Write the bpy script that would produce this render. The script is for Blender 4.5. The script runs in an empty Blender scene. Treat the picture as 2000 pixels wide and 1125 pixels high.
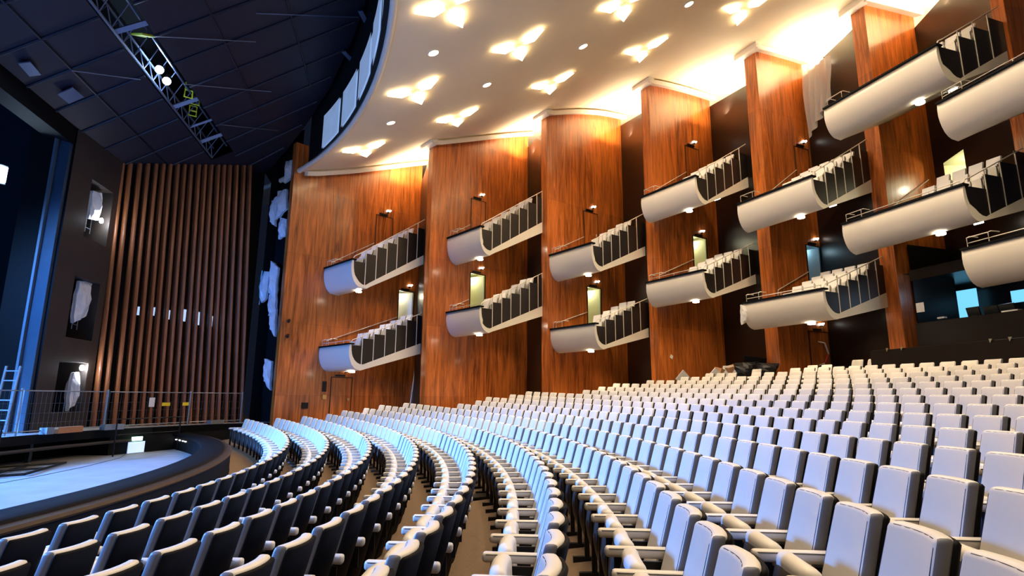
import bpy, bmesh, math, random
from mathutils import Vector, Matrix
random.seed(7)
PI = math.pi
R = math.radians
col = bpy.context.scene.collection
scene = bpy.context.scene

# ------------------------------------------------------------------ camera (eye = world origin, metres)
cam = bpy.data.cameras.new('camera')
cam.sensor_width = 36.0
cam.lens = 1107.94 / 2000 * 36.0
cam.clip_start = 0.05
cam.clip_end = 300
cam_o = bpy.data.objects.new('camera', cam)
cam_o.rotation_euler = (Matrix.Rotation(PI / 2 + 0.19042, 3, 'X') @ Matrix.Rotation(0.00798, 3, 'Z')).to_euler()
col.objects.link(cam_o)
scene.camera = cam_o
vs = scene.view_settings
vs.view_transform = 'Standard'
vs.look = 'None'
vs.gamma = 1.0
vs.use_curve_mapping = False
vs.exposure = 0.75
w = bpy.data.worlds.new('world')
scene.world = w
w.use_nodes = True
w.node_tree.nodes['Background'].inputs[0].default_value = (0.02, 0.03, 0.06, 1)
w.node_tree.nodes['Background'].inputs[1].default_value = 0.15

# ------------------------------------------------------------------ materials
M = {}


def mat(name, colr, rough=0.5, metal=0.0, spec=0.5, coat=0.0, emis=None, estr=0.0, noise=None, bump=None, alpha=1.0, trans=0.0):
    m = bpy.data.materials.new(name)
    m.use_nodes = True
    nt = m.node_tree
    b = nt.nodes['Principled BSDF']
    b.inputs['Base Color'].default_value = (*colr, 1)
    b.inputs['Roughness'].default_value = rough
    b.inputs['Metallic'].default_value = metal
    b.inputs['Specular IOR Level'].default_value = spec
    b.inputs['Coat Weight'].default_value = coat
    b.inputs['Coat Roughness'].default_value = 0.12
    b.inputs['Alpha'].default_value = alpha
    b.inputs['Transmission Weight'].default_value = trans
    if emis:
        b.inputs['Emission Color'].default_value = (*emis, 1)
        b.inputs['Emission Strength'].default_value = estr
    tc = nt.nodes.new('ShaderNodeTexCoord')
    if noise:                                    # (scale, amount): soft tonal variation of the material itself
        n = nt.nodes.new('ShaderNodeTexNoise')
        n.inputs['Scale'].default_value = noise[0]
        n.inputs['Detail'].default_value = 5
        nt.links.new(tc.outputs['Object'], n.inputs['Vector'])
        mx = nt.nodes.new('ShaderNodeMix')
        mx.data_type = 'RGBA'
        a = noise[1]
        mx.inputs[6].default_value = (*[c * (1 - a) for c in colr], 1)
        mx.inputs[7].default_value = (*[min(1, c * (1 + a)) for c in colr], 1)
        nt.links.new(n.outputs['Fac'], mx.inputs[0])
        nt.links.new(mx.outputs[2], b.inputs['Base Color'])
    if bump:
        n2 = nt.nodes.new('ShaderNodeTexNoise')
        n2.inputs['Scale'].default_value = bump[0]
        n2.inputs['Detail'].default_value = 3
        nt.links.new(tc.outputs['Object'], n2.inputs['Vector'])
        bp = nt.nodes.new('ShaderNodeBump')
        bp.inputs['Strength'].default_value = bump[1]
        bp.inputs['Distance'].default_value = 0.02
        nt.links.new(n2.outputs['Fac'], bp.inputs['Height'])
        nt.links.new(bp.outputs['Normal'], b.inputs['Normal'])
    M[name] = m
    return m


def wood(name, dark, light, rough, coat, su=5.0, sz=0.35):
    m = mat(name, light, rough, coat=coat)
    nt = m.node_tree
    b = nt.nodes['Principled BSDF']
    L = nt.links.new
    uv = nt.nodes.new('ShaderNodeUVMap')
    uv.uv_map = 'uv'

    def noise(scale, det, dist, rgh=0.6):
        mp = nt.nodes.new('ShaderNodeMapping')
        mp.inputs['Scale'].default_value = (scale[0], scale[1], 1)
        L(uv.outputs[0], mp.inputs[0])
        n = nt.nodes.new('ShaderNodeTexNoise')
        n.inputs['Scale'].default_value = 1
        n.inputs['Detail'].default_value = det
        n.inputs['Distortion'].default_value = dist
        n.inputs['Roughness'].default_value = rgh
        L(mp.outputs[0], n.inputs['Vector'])
        return n
    n1 = noise((su, sz), 6, 1.6)
    n2 = noise((su * 9, sz * 2.2), 4, 0.3)
    add = nt.nodes.new('ShaderNodeMath')
    add.operation = 'MULTIPLY_ADD'
    add.inputs[1].default_value = 0.45
    L(n2.outputs['Fac'], add.inputs[0])
    L(n1.outputs['Fac'], add.inputs[2])
    # veneer leaves: each 1.25 x 2.9 m leaf has its own tone
    sep = nt.nodes.new('ShaderNodeSeparateXYZ')
    L(uv.outputs[0], sep.inputs[0])
    fl = []
    for k, s in ((0, 1.25), (1, 2.9)):
        d = nt.nodes.new('ShaderNodeMath')
        d.operation = 'DIVIDE'
        d.inputs[1].default_value = s
        L(sep.outputs[k], d.inputs[0])
        f = nt.nodes.new('ShaderNodeMath')
        f.operation = 'FLOOR'
        L(d.outputs[0], f.inputs[0])
        fr_ = nt.nodes.new('ShaderNodeMath')
        fr_.operation = 'FRACT'
        L(d.outputs[0], fr_.inputs[0])
        fl.append((f, fr_, s))
    cmb = nt.nodes.new('ShaderNodeCombineXYZ')
    L(fl[0][0].outputs[0], cmb.inputs[0])
    L(fl[1][0].outputs[0], cmb.inputs[1])
    wn = nt.nodes.new('ShaderNodeTexWhiteNoise')
    wn.noise_dimensions = '2D'
    L(cmb.outputs[0], wn.inputs['Vector'])
    ad2 = nt.nodes.new('ShaderNodeMath')
    ad2.operation = 'MULTIPLY_ADD'
    ad2.inputs[1].default_value = 0.10
    L(wn.outputs['Value'], ad2.inputs[0])
    L(add.outputs[0], ad2.inputs[2])
    rp = nt.nodes.new('ShaderNodeValToRGB')
    e = rp.color_ramp.elements
    e[0].position = 0.50
    e[0].color = (*dark, 1)
    e[1].position = 0.98
    e[1].color = (*light, 1)
    mid = rp.color_ramp.elements.new(0.72)
    mid.color = (*[(x * .55 + y * .45) for x, y in zip(dark, light)], 1)
    L(ad2.outputs[0], rp.inputs[0])
    # fine joint lines between the leaves
    g = nt.nodes.new('ShaderNodeMath')
    g.operation = 'LESS_THAN'
    g.inputs[1].default_value = 0.006
    L(fl[0][1].outputs[0], g.inputs[0])
    g2 = nt.nodes.new('ShaderNodeMath')
    g2.operation = 'LESS_THAN'
    g2.inputs[1].default_value = 0.003
    L(fl[1][1].outputs[0], g2.inputs[0])
    gm = nt.nodes.new('ShaderNodeMath')
    gm.operation = 'MAXIMUM'
    L(g.outputs[0], gm.inputs[0])
    L(g2.outputs[0], gm.inputs[1])
    gs = nt.nodes.new('ShaderNodeMath')
    gs.operation = 'MULTIPLY'
    gs.inputs[1].default_value = 0.45
    L(gm.outputs[0], gs.inputs[0])
    mx = nt.nodes.new('ShaderNodeMix')
    mx.data_type = 'RGBA'
    mx.inputs[7].default_value = (*dark, 1)
    L(gs.outputs[0], mx.inputs[0])
    L(rp.outputs[0], mx.inputs[6])
    L(mx.outputs[2], b.inputs['Base Color'])
    return m


wood('veneer', (0.085, 0.0150, 0.0025), (0.74, 0.205, 0.036), 0.28, 0.25)
wood('slat_wood', (0.12, 0.036, 0.010), (0.38, 0.125, 0.038), 0.55, 0.05, 14, 0.3)
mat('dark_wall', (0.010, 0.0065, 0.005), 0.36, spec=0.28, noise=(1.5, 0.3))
mat('plaster', (0.92, 0.785, 0.54), 0.75, noise=(0.6, 0.05))
mat('plaster_trim', (0.80, 0.74, 0.62), 0.6)
mat('shell', (0.78, 0.73, 0.62), 0.42, noise=(2.0, 0.04))
mat('leather', (0.68, 0.635, 0.56), 0.42, noise=(6, 0.04), bump=(260, 0.06))
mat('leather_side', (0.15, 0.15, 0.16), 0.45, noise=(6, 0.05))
mat('piping', (0.02, 0.018, 0.02), 0.5)
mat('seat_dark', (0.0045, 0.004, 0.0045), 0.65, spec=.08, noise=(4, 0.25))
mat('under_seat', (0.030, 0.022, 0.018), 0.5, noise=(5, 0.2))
mat('black_metal', (0.008, 0.008, 0.009), 0.4, metal=0.3)
mat('carpet', (0.24, 0.165, 0.11), 0.95, spec=0.1, noise=(30, 0.22), bump=(400, 0.3))
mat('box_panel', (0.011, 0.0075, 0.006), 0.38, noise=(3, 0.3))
mat('rail_metal', (0.70, 0.64, 0.54), 0.35, metal=0.12)
mat('box_cream', (0.72, 0.70, 0.66), 0.5, noise=(5, 0.05))
mat('door_pale', (0.66, 0.66, 0.42), 0.6)
mat('door_white', (0.80, 0.80, 0.72), 0.55)
mat('door_grey', (0.35, 0.45, 0.50), 0.55)
mat('brass', (0.75, 0.48, 0.16), 0.3, metal=0.9)
mat('brass_dull', (0.055, 0.034, 0.018), 0.45, metal=0.3, noise=(3, 0.3))
mat('rim_black', (0.003, 0.0026, 0.003), 0.7, spec=.12, noise=(3, 0.3))
mat('pit_floor', (0.30, 0.30, 0.32), 0.65, noise=(1.6, 0.22))
mat('stage_floor', (0.30, 0.30, 0.31), 0.6, noise=(1.2, 0.25))
mat('stage_black', (0.006, 0.006, 0.007), 0.7, spec=.12, noise=(1.5, 0.3))
mat('stage_blue', (0.006, 0.016, 0.028), 0.55, noise=(0.9, 0.35))
mat('steel_blue', (0.030, 0.050, 0.075), 0.35, metal=0.2, noise=(2.5, 0.2))
mat('tower_brown', (0.030, 0.021, 0.016), 0.55, noise=(2, 0.25))
mat('sail', (0.0055, 0.006, 0.018), 0.6, noise=(0.8, 0.35))
mat('sail_rib', (0.006, 0.006, 0.015), 0.5)
mat('truss', (0.16, 0.20, 0.30), 0.35, metal=0.6)
mat('galv', (0.30, 0.33, 0.36), 0.4, metal=0.7)
mat('flange_steel', (0.12, 0.15, 0.18), 0.45, metal=0.5)
mat('fence_wire', (0.10, 0.11, 0.12), 0.5, metal=0.4)
mat('plastic', (0.80, 0.82, 0.86), 0.25, alpha=0.86, trans=0.0, bump=(9, 0.5), noise=(5, 0.15))
mat('sheet', (0.78, 0.75, 0.70), 0.3, alpha=0.55, bump=(7, 0.5))
mat('yellow', (0.75, 0.60, 0.02), 0.5, emis=None)
mat('hi_yellow', (0.80, 0.85, 0.03), 0.5)
mat('paper', (0.75, 0.74, 0.72), 0.7)
mat('timber', (0.40, 0.17, 0.07), 0.7, noise=(8, 0.2))
mat('cardboard', (0.38, 0.20, 0.10), 0.85, noise=(5, 0.2))
mat('grey_board', (0.42, 0.42, 0.41), 0.6)
mat('black_bag', (0.012, 0.012, 0.013), 0.4, bump=(10, 0.6))
mat('tape_white', (0.85, 0.82, 0.80), 0.5)
mat('tape_red', (0.65, 0.05, 0.04), 0.5)
mat('screen_off', (0.01, 0.012, 0.014), 0.2)
mat('kite_glow', (1, .95, .85), 0.5, emis=(1.0, 0.76, 0.44), estr=6.5)
mat('down_glow', (1, .95, .85), 0.5, emis=(1.0, 0.80, 0.55), estr=12)
mat('soffit_glow', (1, .95, .9), 0.5, emis=(1.0, 0.88, 0.70), estr=14)
mat('cove_glow', (1, .95, .85), 0.5, emis=(1.0, 0.84, 0.62), estr=6)
mat('exit_lamp', (1, 1, 1), 0.5, emis=(0.95, 1.0, 0.95), estr=3.5)
mat('blue_glow', (0.8, .9, 1), 0.5, emis=(0.55, 0.75, 1.0), estr=40)
mat('window_glow', (0.25, .35, .5), 0.35, emis=(0.36, 0.52, 0.80), estr=0.28, noise=(1.3, 0.45))  # blue stage light falling on the panes, put in as colour and glow
mat('booth_window', (0.1, .2, .3), 0.3, emis=(0.16, 0.55, 0.85), estr=0.8)
mat('sign_green', (0.1, .4, .2), 0.5, emis=(0.45, 1.0, 0.70), estr=3.0)
mat('sign_white', (0.7, .8, .9), 0.5, emis=(0.45, 0.65, 1.0), estr=0.55)
mat('white_lamp', (1, 1, 1), 0.4, emis=(0.9, 0.93, 1.0), estr=9)


# ------------------------------------------------------------------ mesh builder
class MB:
    def __init__(s):
        s.v, s.f, s.m, s.uv = [], [], [], []

    def add(s, vs_, fs, mi=0, uv=None):
        o = len(s.v)
        s.v += [tuple(p) for p in vs_]
        for f in fs:
            s.f.append([i + o for i in f])
            s.m.append(mi)
            s.uv += [(uv[i] if uv else (vs_[i][0] + vs_[i][1], vs_[i][2])) for i in f]

    def box(s, c, d, mx=None, mi=0):
        x, y, z = [k / 2 for k in d]
        P = [Vector((a * x, b * y, e * z)) for a in (-1, 1) for b in (-1, 1) for e in (-1, 1)]
        if mx is not None:
            P = [mx @ p for p in P]
        P = [p + Vector(c) for p in P]
        s.add(P, [(0, 1, 3, 2), (4, 6, 7, 5), (0, 4, 5, 1), (2, 3, 7, 6), (0, 2, 6, 4), (1, 5, 7, 3)], mi)

    def prism(s, poly, fn, a, b, mi=0):
        """poly of 2-D points; fn(u, z, y) -> 3-D; from y=a to y=b"""
        n = len(poly)
        V = [fn(u, z, a) for u, z in poly] + [fn(u, z, b) for u, z in poly]
        F = [list(range(n))[::-1], list(range(n, 2 * n))] + [(i, (i + 1) % n, n + (i + 1) % n, n + i) for i in range(n)]
        s.add(V, F, mi)

    def tube(s, pts, r, n=6, mi=0, closed=False):
        pts = [Vector(p) for p in pts]
        rings = []
        for i, p in enumerate(pts):
            a = pts[max(0, i - 1)]
            b = pts[min(len(pts) - 1, i + 1)]
            if closed:
                a, b = pts[i - 1], pts[(i + 1) % len(pts)]
            t = (b - a).normalized()
            u = t.cross(Vector((0, 0, 1)))
            if u.length < 1e-3:
                u = t.cross(Vector((1, 0, 0)))
            u.normalize()
            q = t.cross(u)
            rings.append([p + r * (math.cos(2 * PI * k / n) * u + math.sin(2 * PI * k / n) * q) for k in range(n)])
        V = [p for g in rings for p in g]
        F = []
        m_ = len(rings)
        for i in range(m_ if closed else m_ - 1):
            j = (i + 1) % m_
            for k in range(n):
                F.append((i * n + k, i * n + (k + 1) % n, j * n + (k + 1) % n, j * n + k))
        if not closed:
            F += [tuple(range(n))[::-1], tuple(range((m_ - 1) * n, m_ * n))]
        s.add(V, F, mi)

    def disc(s, c, n_, r, h, n=20, mi=0, mi2=None):
        c, n_ = Vector(c), Vector(n_).normalized()
        u = n_.orthogonal().normalized()
        q = n_.cross(u)
        V = [c + o * n_ + r * (math.cos(2 * PI * k / n) * u + math.sin(2 * PI * k / n) * q) for o in (0, h) for k in range(n)]
        s.add(V, [tuple(range(n))[::-1], tuple(range(n, 2 * n))] + [(k, (k + 1) % n, n + (k + 1) % n, n + k) for k in range(n)], mi)

    def mesh(s, name, mats, smooth=False, org=(0, 0, 0)):
        me = bpy.data.meshes.new(name)
        me.from_pydata([(p[0] - org[0], p[1] - org[1], p[2] - org[2]) for p in s.v], [], s.f)
        for m in mats:
            me.materials.append(M[m])
        me.polygons.foreach_set('material_index', s.m)
        ul = me.uv_layers.new(name='uv')
        ul.data.foreach_set('uv', [k for p in s.uv for k in p])
        if smooth:
            me.polygons.foreach_set('use_smooth', [True] * len(me.polygons))
        me.update()
        return me

    def build(s, name, mats, parent=None, smooth=False, org=(0, 0, 0), fix=True):
        if isinstance(mats, str):
            mats = [mats]
        me = s.mesh(name, mats, smooth, org)
        if fix:
            bm = bmesh.new()
            bm.from_mesh(me)
            bmesh.ops.recalc_face_normals(bm, faces=bm.faces)
            bm.to_mesh(me)
            bm.free()
        return link(name, me, parent, (0, 0, 0) if parent else org)


def link(name, me, parent=None, loc=(0, 0, 0)):
    o = bpy.data.objects.new(name, me)
    o.location = loc
    col.objects.link(o)
    if parent:
        o.parent = parent
    return o


def tag(o, label=None, cat=None, group=None, kind=None):
    if label:
        o['label'] = label
    if cat:
        o['category'] = cat
    if group:
        o['group'] = group
    if kind:
        o['kind'] = kind
    return o


def empty(name, loc, label=None, cat=None, group=None, rz=0.0, mx=None):
    o = bpy.data.objects.new(name, None)
    o.empty_display_size = 0.1
    o.location = loc
    o.rotation_euler = (0, 0, rz)
    if mx is not None:
        o.matrix_world = mx
    col.objects.link(o)
    return tag(o, label, cat, group)


def light(name, kind, loc, energy, colr, size=0.5, size_y=None, direction=None, spread=None, parent=None, blend=None, angle=None):
    l = bpy.data.lights.new(name, kind)
    l.energy = energy
    l.color = colr
    if kind == 'AREA':
        l.shape = 'RECTANGLE' if size_y else 'DISK'
        l.size = size
        if size_y:
            l.size_y = size_y
        if spread:
            l.spread = spread
    elif kind == 'SPOT':
        l.spot_size = angle
        l.spot_blend = blend or 0.6
        l.shadow_soft_size = size
    else:
        l.shadow_soft_size = size
    o = bpy.data.objects.new(name, l)
    o.location = loc
    if direction is not None:
        o.rotation_euler = Vector(direction).to_track_quat('-Z', 'Y').to_euler()
    col.objects.link(o)
    return o


ORD = ['zeroth', 'first', 'second', 'third', 'fourth', 'fifth', 'sixth', 'seventh', 'eighth', 'ninth', 'tenth', 'eleventh', 'twelfth', 'thirteenth',
       'fourteenth', 'fifteenth', 'sixteenth', 'seventeenth', 'eighteenth', 'nineteenth', 'twentieth']
TENS = {20: 'twenty', 30: 'thirty', 40: 'forty', 50: 'fifty', 60: 'sixty', 70: 'seventy'}


def ordinal(n):
    if n <= 20:
        return ORD[n]
    t, u = n // 10 * 10, n % 10
    return TENS[t][:-1] + 'ieth' if u == 0 else TENS[t] + '-' + ORD[u]


# ------------------------------------------------------------------ geometry of the house
CX, CY = -25.469, 6.050                          # centre the seat rows and the ceiling curve around
GX, GY = -0.06385, -0.00416                      # the floor's sideways rake


def row_r(k):
    i = k - 1
    return 21.65823 + i * 0.84883 - 0.00126 * i * i


def row_top(k):
    i = k - 1
    return -1.31896 + i * 0.09979 + 0.0041975 * i * i - 0.054039e-3 * i ** 3


CHAIR_H = 0.925


def floor_z(k, x, y):
    return row_top(k) - CHAIR_H + GX * x + GY * y


GR = [20, 22, 23.4, 23.8, 26.2, 28, 29.7, 31.7, 33, 35.1, 36.9, 40, 44, 52]
GZ = [8.2, 8.8, 9.32, 9.45, 10.3, 11.1, 11.75, 12.6, 13.1, 13.85, 14.2, 14.5, 14.6, 14.6]


def g(r):
    # smooth (Catmull-like) reading of the ceiling's section
    def lin(x):
        for i in range(len(GR) - 1):
            if x <= GR[i + 1]:
                t = (x - GR[i]) / (GR[i + 1] - GR[i])
                return GZ[i] + t * (GZ[i + 1] - GZ[i])
        return GZ[-1]
    return sum(lin(r + d) for d in (-1.2, -.6, 0, .6, 1.2)) / 5


def polar(r, adeg, z):
    a = R(adeg)
    return Vector((CX + r * math.cos(a), CY + r * math.sin(a), z))


def rad(p):
    return math.hypot(p[0] - CX, p[1] - CY)


AL = {1: 46, 2: 50, 3: 54, 4: 58, 5: 65, 6: 72, 7: 78}
F_ = {1: (-9.215, 22.55), 2: (-3.50, 23.3), 3: (1.53, 24.0), 4: (6.03, 23.2), 5: (9.99, 21.2), 6: (12.85, 18.5), 7: (14.62, 15.0)}
ST = {1: .30, 2: .36, 3: .41, 4: .48, 5: .59, 6: .56, 7: .37}
RE = {1: 6.45, 2: 5.55, 3: 4.9, 4: 4.15, 5: 2.85, 6: 2.5, 7: 4.0}
BAY = {1: 'first', 2: 'second', 3: 'third', 4: 'fourth', 5: 'fifth', 6: 'sixth', 7: 'seventh'}


def frame(i):
    a = R(AL[i])
    return Vector((*F_[i], 0)), Vector((math.sin(a), math.cos(a), 0)), Vector((-math.cos(a), math.sin(a), 0))


def wall_pt(i, u, z, v=0.0):
    P, d, n = frame(i)
    q = P + d * u + n * v
    return Vector((q.x, q.y, z))


# ------------------------------------------------------------------ walls
def wall_strip(mb, ptf, u0, u1, zb, ztf, holes, step=0.5, mi=0, uo=0.0):
    us = sorted(set([u0, u1] + [h[0] for h in holes] + [h[1] for h in holes] + [u0 + (u1 - u0) * k / max(1, int((u1 - u0) / step)) for k in range(1, max(1, int((u1 - u0) / step)))]))
    for a, b in zip(us[:-1], us[1:]):
        if b - a < 1e-4:
            continue
        cuts = sorted([(h[2], h[3]) for h in holes if h[0] <= a + 1e-4 and h[1] >= b - 1e-4])
        lo = zb
        segs = []
        for c0, c1 in cuts:
            segs.append((lo, lo, c0, c0))
            lo = c1
        segs.append((lo, lo, ztf(a), ztf(b)))
        for za, zb_, zc, zd in segs:
            mb.add([ptf(a, za), ptf(b, zb_), ptf(b, zd), ptf(a, zc)], [(0, 1, 2, 3)], mi, [(a + uo, za), (b + uo, zb_), (b + uo, zd), (a + uo, zc)])


# doors: key -> (bay, u0, u1, top, kind, material)
DOORS = {'1L': (1, 5.40, 6.22, 4.90, 'open', 'door_white'), '1U': (1, 4.01, 4.87, 8.30, 'shut', None), '1G': (1, 2.31, 3.23, 0.76, 'shut', None),
         '2L': (2, 2.15, 2.96, 5.41, 'open', 'door_pale'), '2U': (2, 2.12, 2.91, 8.88, 'shut', None),
         '3L': (3, 2.35, 3.20, 4.96, 'open', 'door_pale'), '3U': (3, 2.21, 3.07, 8.55, 'shut', None),
         '4L': (4, 2.40, 3.29, 7.14, 'open', 'door_pale'), '4U': (4, 2.21, 3.09, 11.42, 'shut', None),
         '5L': (5, 1.99, 2.80, 6.09, 'open', 'door_grey'), '5U': (5, 1.84, 2.64, 10.30, 'shut', None), '5G': (5, 1.68, 2.78, 2.60, 'shut', None)}
DH = 2.05


def wtop(i):
    def f(u):
        p = wall_pt(i, u, 0)
        z = g(rad(p)) + 0.05
        return max(z, 10.6) if i == 1 and u < 0.55 else z
    return f


dn = 0
for i in range(1, 8):
    mb = MB()
    holes = [(d[1], d[2], d[3] - DH, d[3]) for k, d in DOORS.items() if d[0] == i and d[4] == 'open']
    uo = i * 3.37
    wall_strip(mb, lambda u, z: wall_pt(i, u, z), 0, RE[i], -2.4, wtop(i), holes, uo=uo)
    # the fin's narrow end, turned towards the stage
    wall_strip(mb, lambda v, z: wall_pt(i, 0, z, v), 0, ST[i], -2.4, lambda v: wtop(i)(0), [], uo=uo + 20)
    o = mb.build('wall_bay_%d' % i, ['veneer'], fix=False)
    tag(o, 'glossy reddish wood veneer wall panel, %s from the stage' % BAY[i], 'wall', kind='structure')
    # cream cornice along the top
    if True:
        c = MB()
        u0 = 0.45 if i == 1 else -0.22
        N = 12
        pr = [(-0.30, -0.30), (-0.34, -0.12), (0.05, 0.16), (0.05, -0.20)]   # (v, dz)
        V = []
        for k in range(N + 1):
            u = u0 + (RE[i] + 0.1 - u0) * k / N
            zt = wtop(i)(max(u, 0.56 if i == 1 else 0)) - 0.05
            V += [wall_pt(i, u, zt + dz, v) for v, dz in pr]
        F = [(k * 4 + a, k * 4 + (a + 1) % 4, k * 4 + 4 + (a + 1) % 4, k * 4 + 4 + a) for k in range(N) for a in range(4)] + [(0, 1, 2, 3), (N * 4 + 3, N * 4 + 2, N * 4 + 1, N * 4)]
        c.add(V, F)
        # its return over the narrow end
        if i > 1:
            z0 = wtop(i)(0) - 0.05
            q = [wall_pt(i, -0.30, z0 - 0.26, v) for v in (-.32, ST[i] + .25)] + [wall_pt(i, 0.02, z0 - 0.26, v) for v in (ST[i] + .25, -.32)]
            c.add(q + [p + Vector((0, 0, .26)) for p in q], [(0, 3, 2, 1), (4, 5, 6, 7), (0, 1, 5, 4), (1, 2, 6, 5), (2, 3, 7, 6), (3, 0, 4, 7)])
        o = c.build('trim_%d' % i, ['plaster_trim'])
        tag(o, 'cream cornice capping the %s wood panel from the stage' % BAY[i], 'cornice', kind='structure')

# dark return walls between the fins
RET_TOP = {1: (10.6, 10.3), 2: (12.45, 11.9), 3: (13.66, 12.62), 4: (13.95, 12.92), 5: (13.75, 13.65), 6: (13.9, 13.7)}
for i in range(1, 7):
    a = wall_pt(i, RE[i] - 0.02, 0)
    b = wall_pt(i + 1, 0, 0, ST[i + 1] - 0.01)
    dd = (b - a)
    L = dd.length
    dd.normalize()
    mb = MB()
    t0, t1 = RET_TOP[i]
    holes = [(0.56, 1.72, 6.6, 8.2), (0, L, 2.42, 4.15)] if i == 6 else []
    wall_strip(mb, lambda u, z: Vector(((a + dd * u).x, (a + dd * u).y, z)), 0, L, -2.4, lambda u: t0 + (t1 - t0) * u / L, holes)
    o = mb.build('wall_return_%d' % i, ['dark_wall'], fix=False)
    tag(o, 'dark brown return wall behind the %s wood panel' % BAY[i + 1], 'wall', kind='structure')
    # cove lamp behind the wall's top edge, shining up at the ceiling
    nn = Vector((-dd.y, dd.x, 0))
    if nn.dot(a) < 0:
        nn = -nn
    m_ = a + dd * (L * 0.5) + nn * 0.45
    zl = min(t0, t1) - 0.25
    lamp = MB()
    rot = Matrix.Rotation(math.atan2(dd.y, dd.x), 3, 'Z')
    lamp.box((m_.x, m_.y, zl - 0.12), (L * 0.8, 0.14, 0.10), rot, 0)
    lo = lamp.build('cove_lamp', ['cove_glow'], org=(m_.x, m_.y, zl - .17))
    tag(lo, 'warm cove lamp hidden behind the top of the %s dark return wall' % BAY[i], 'lamp', 'cove lamps above the return walls')
    light('cove_light', 'AREA', (m_.x, m_.y, zl), 300, (1.0, 0.80, 0.55), L * 0.9, 0.35, direction=(0, 0, 1))
    if i == 6:                                    # the lit room behind the gap
        al = MB()
        w_ = [Vector(((a + dd * u + nn * v).x, (a + dd * u + nn * v).y, z)) for z in (6.6, 8.2) for u, v in ((.3, .01), (2.0, .01), (2.0, 1.6), (.3, 1.6))]
        al.add(w_, [(3, 2, 1, 0), (4, 5, 6, 7), (1, 2, 6, 5), (2, 3, 7, 6), (3, 0, 4, 7)])
        tag(al.build('wall_lobby_6', ['door_pale'], fix=False), 'pale green lit passage behind the opening over the sixth bay', 'passage', kind='structure')
        p = a + dd * 1.1 + nn * 0.8
        light('passage_light', 'POINT', (p.x, p.y, 7.9), 25, (1.0, .92, .70), 0.15)

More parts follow.
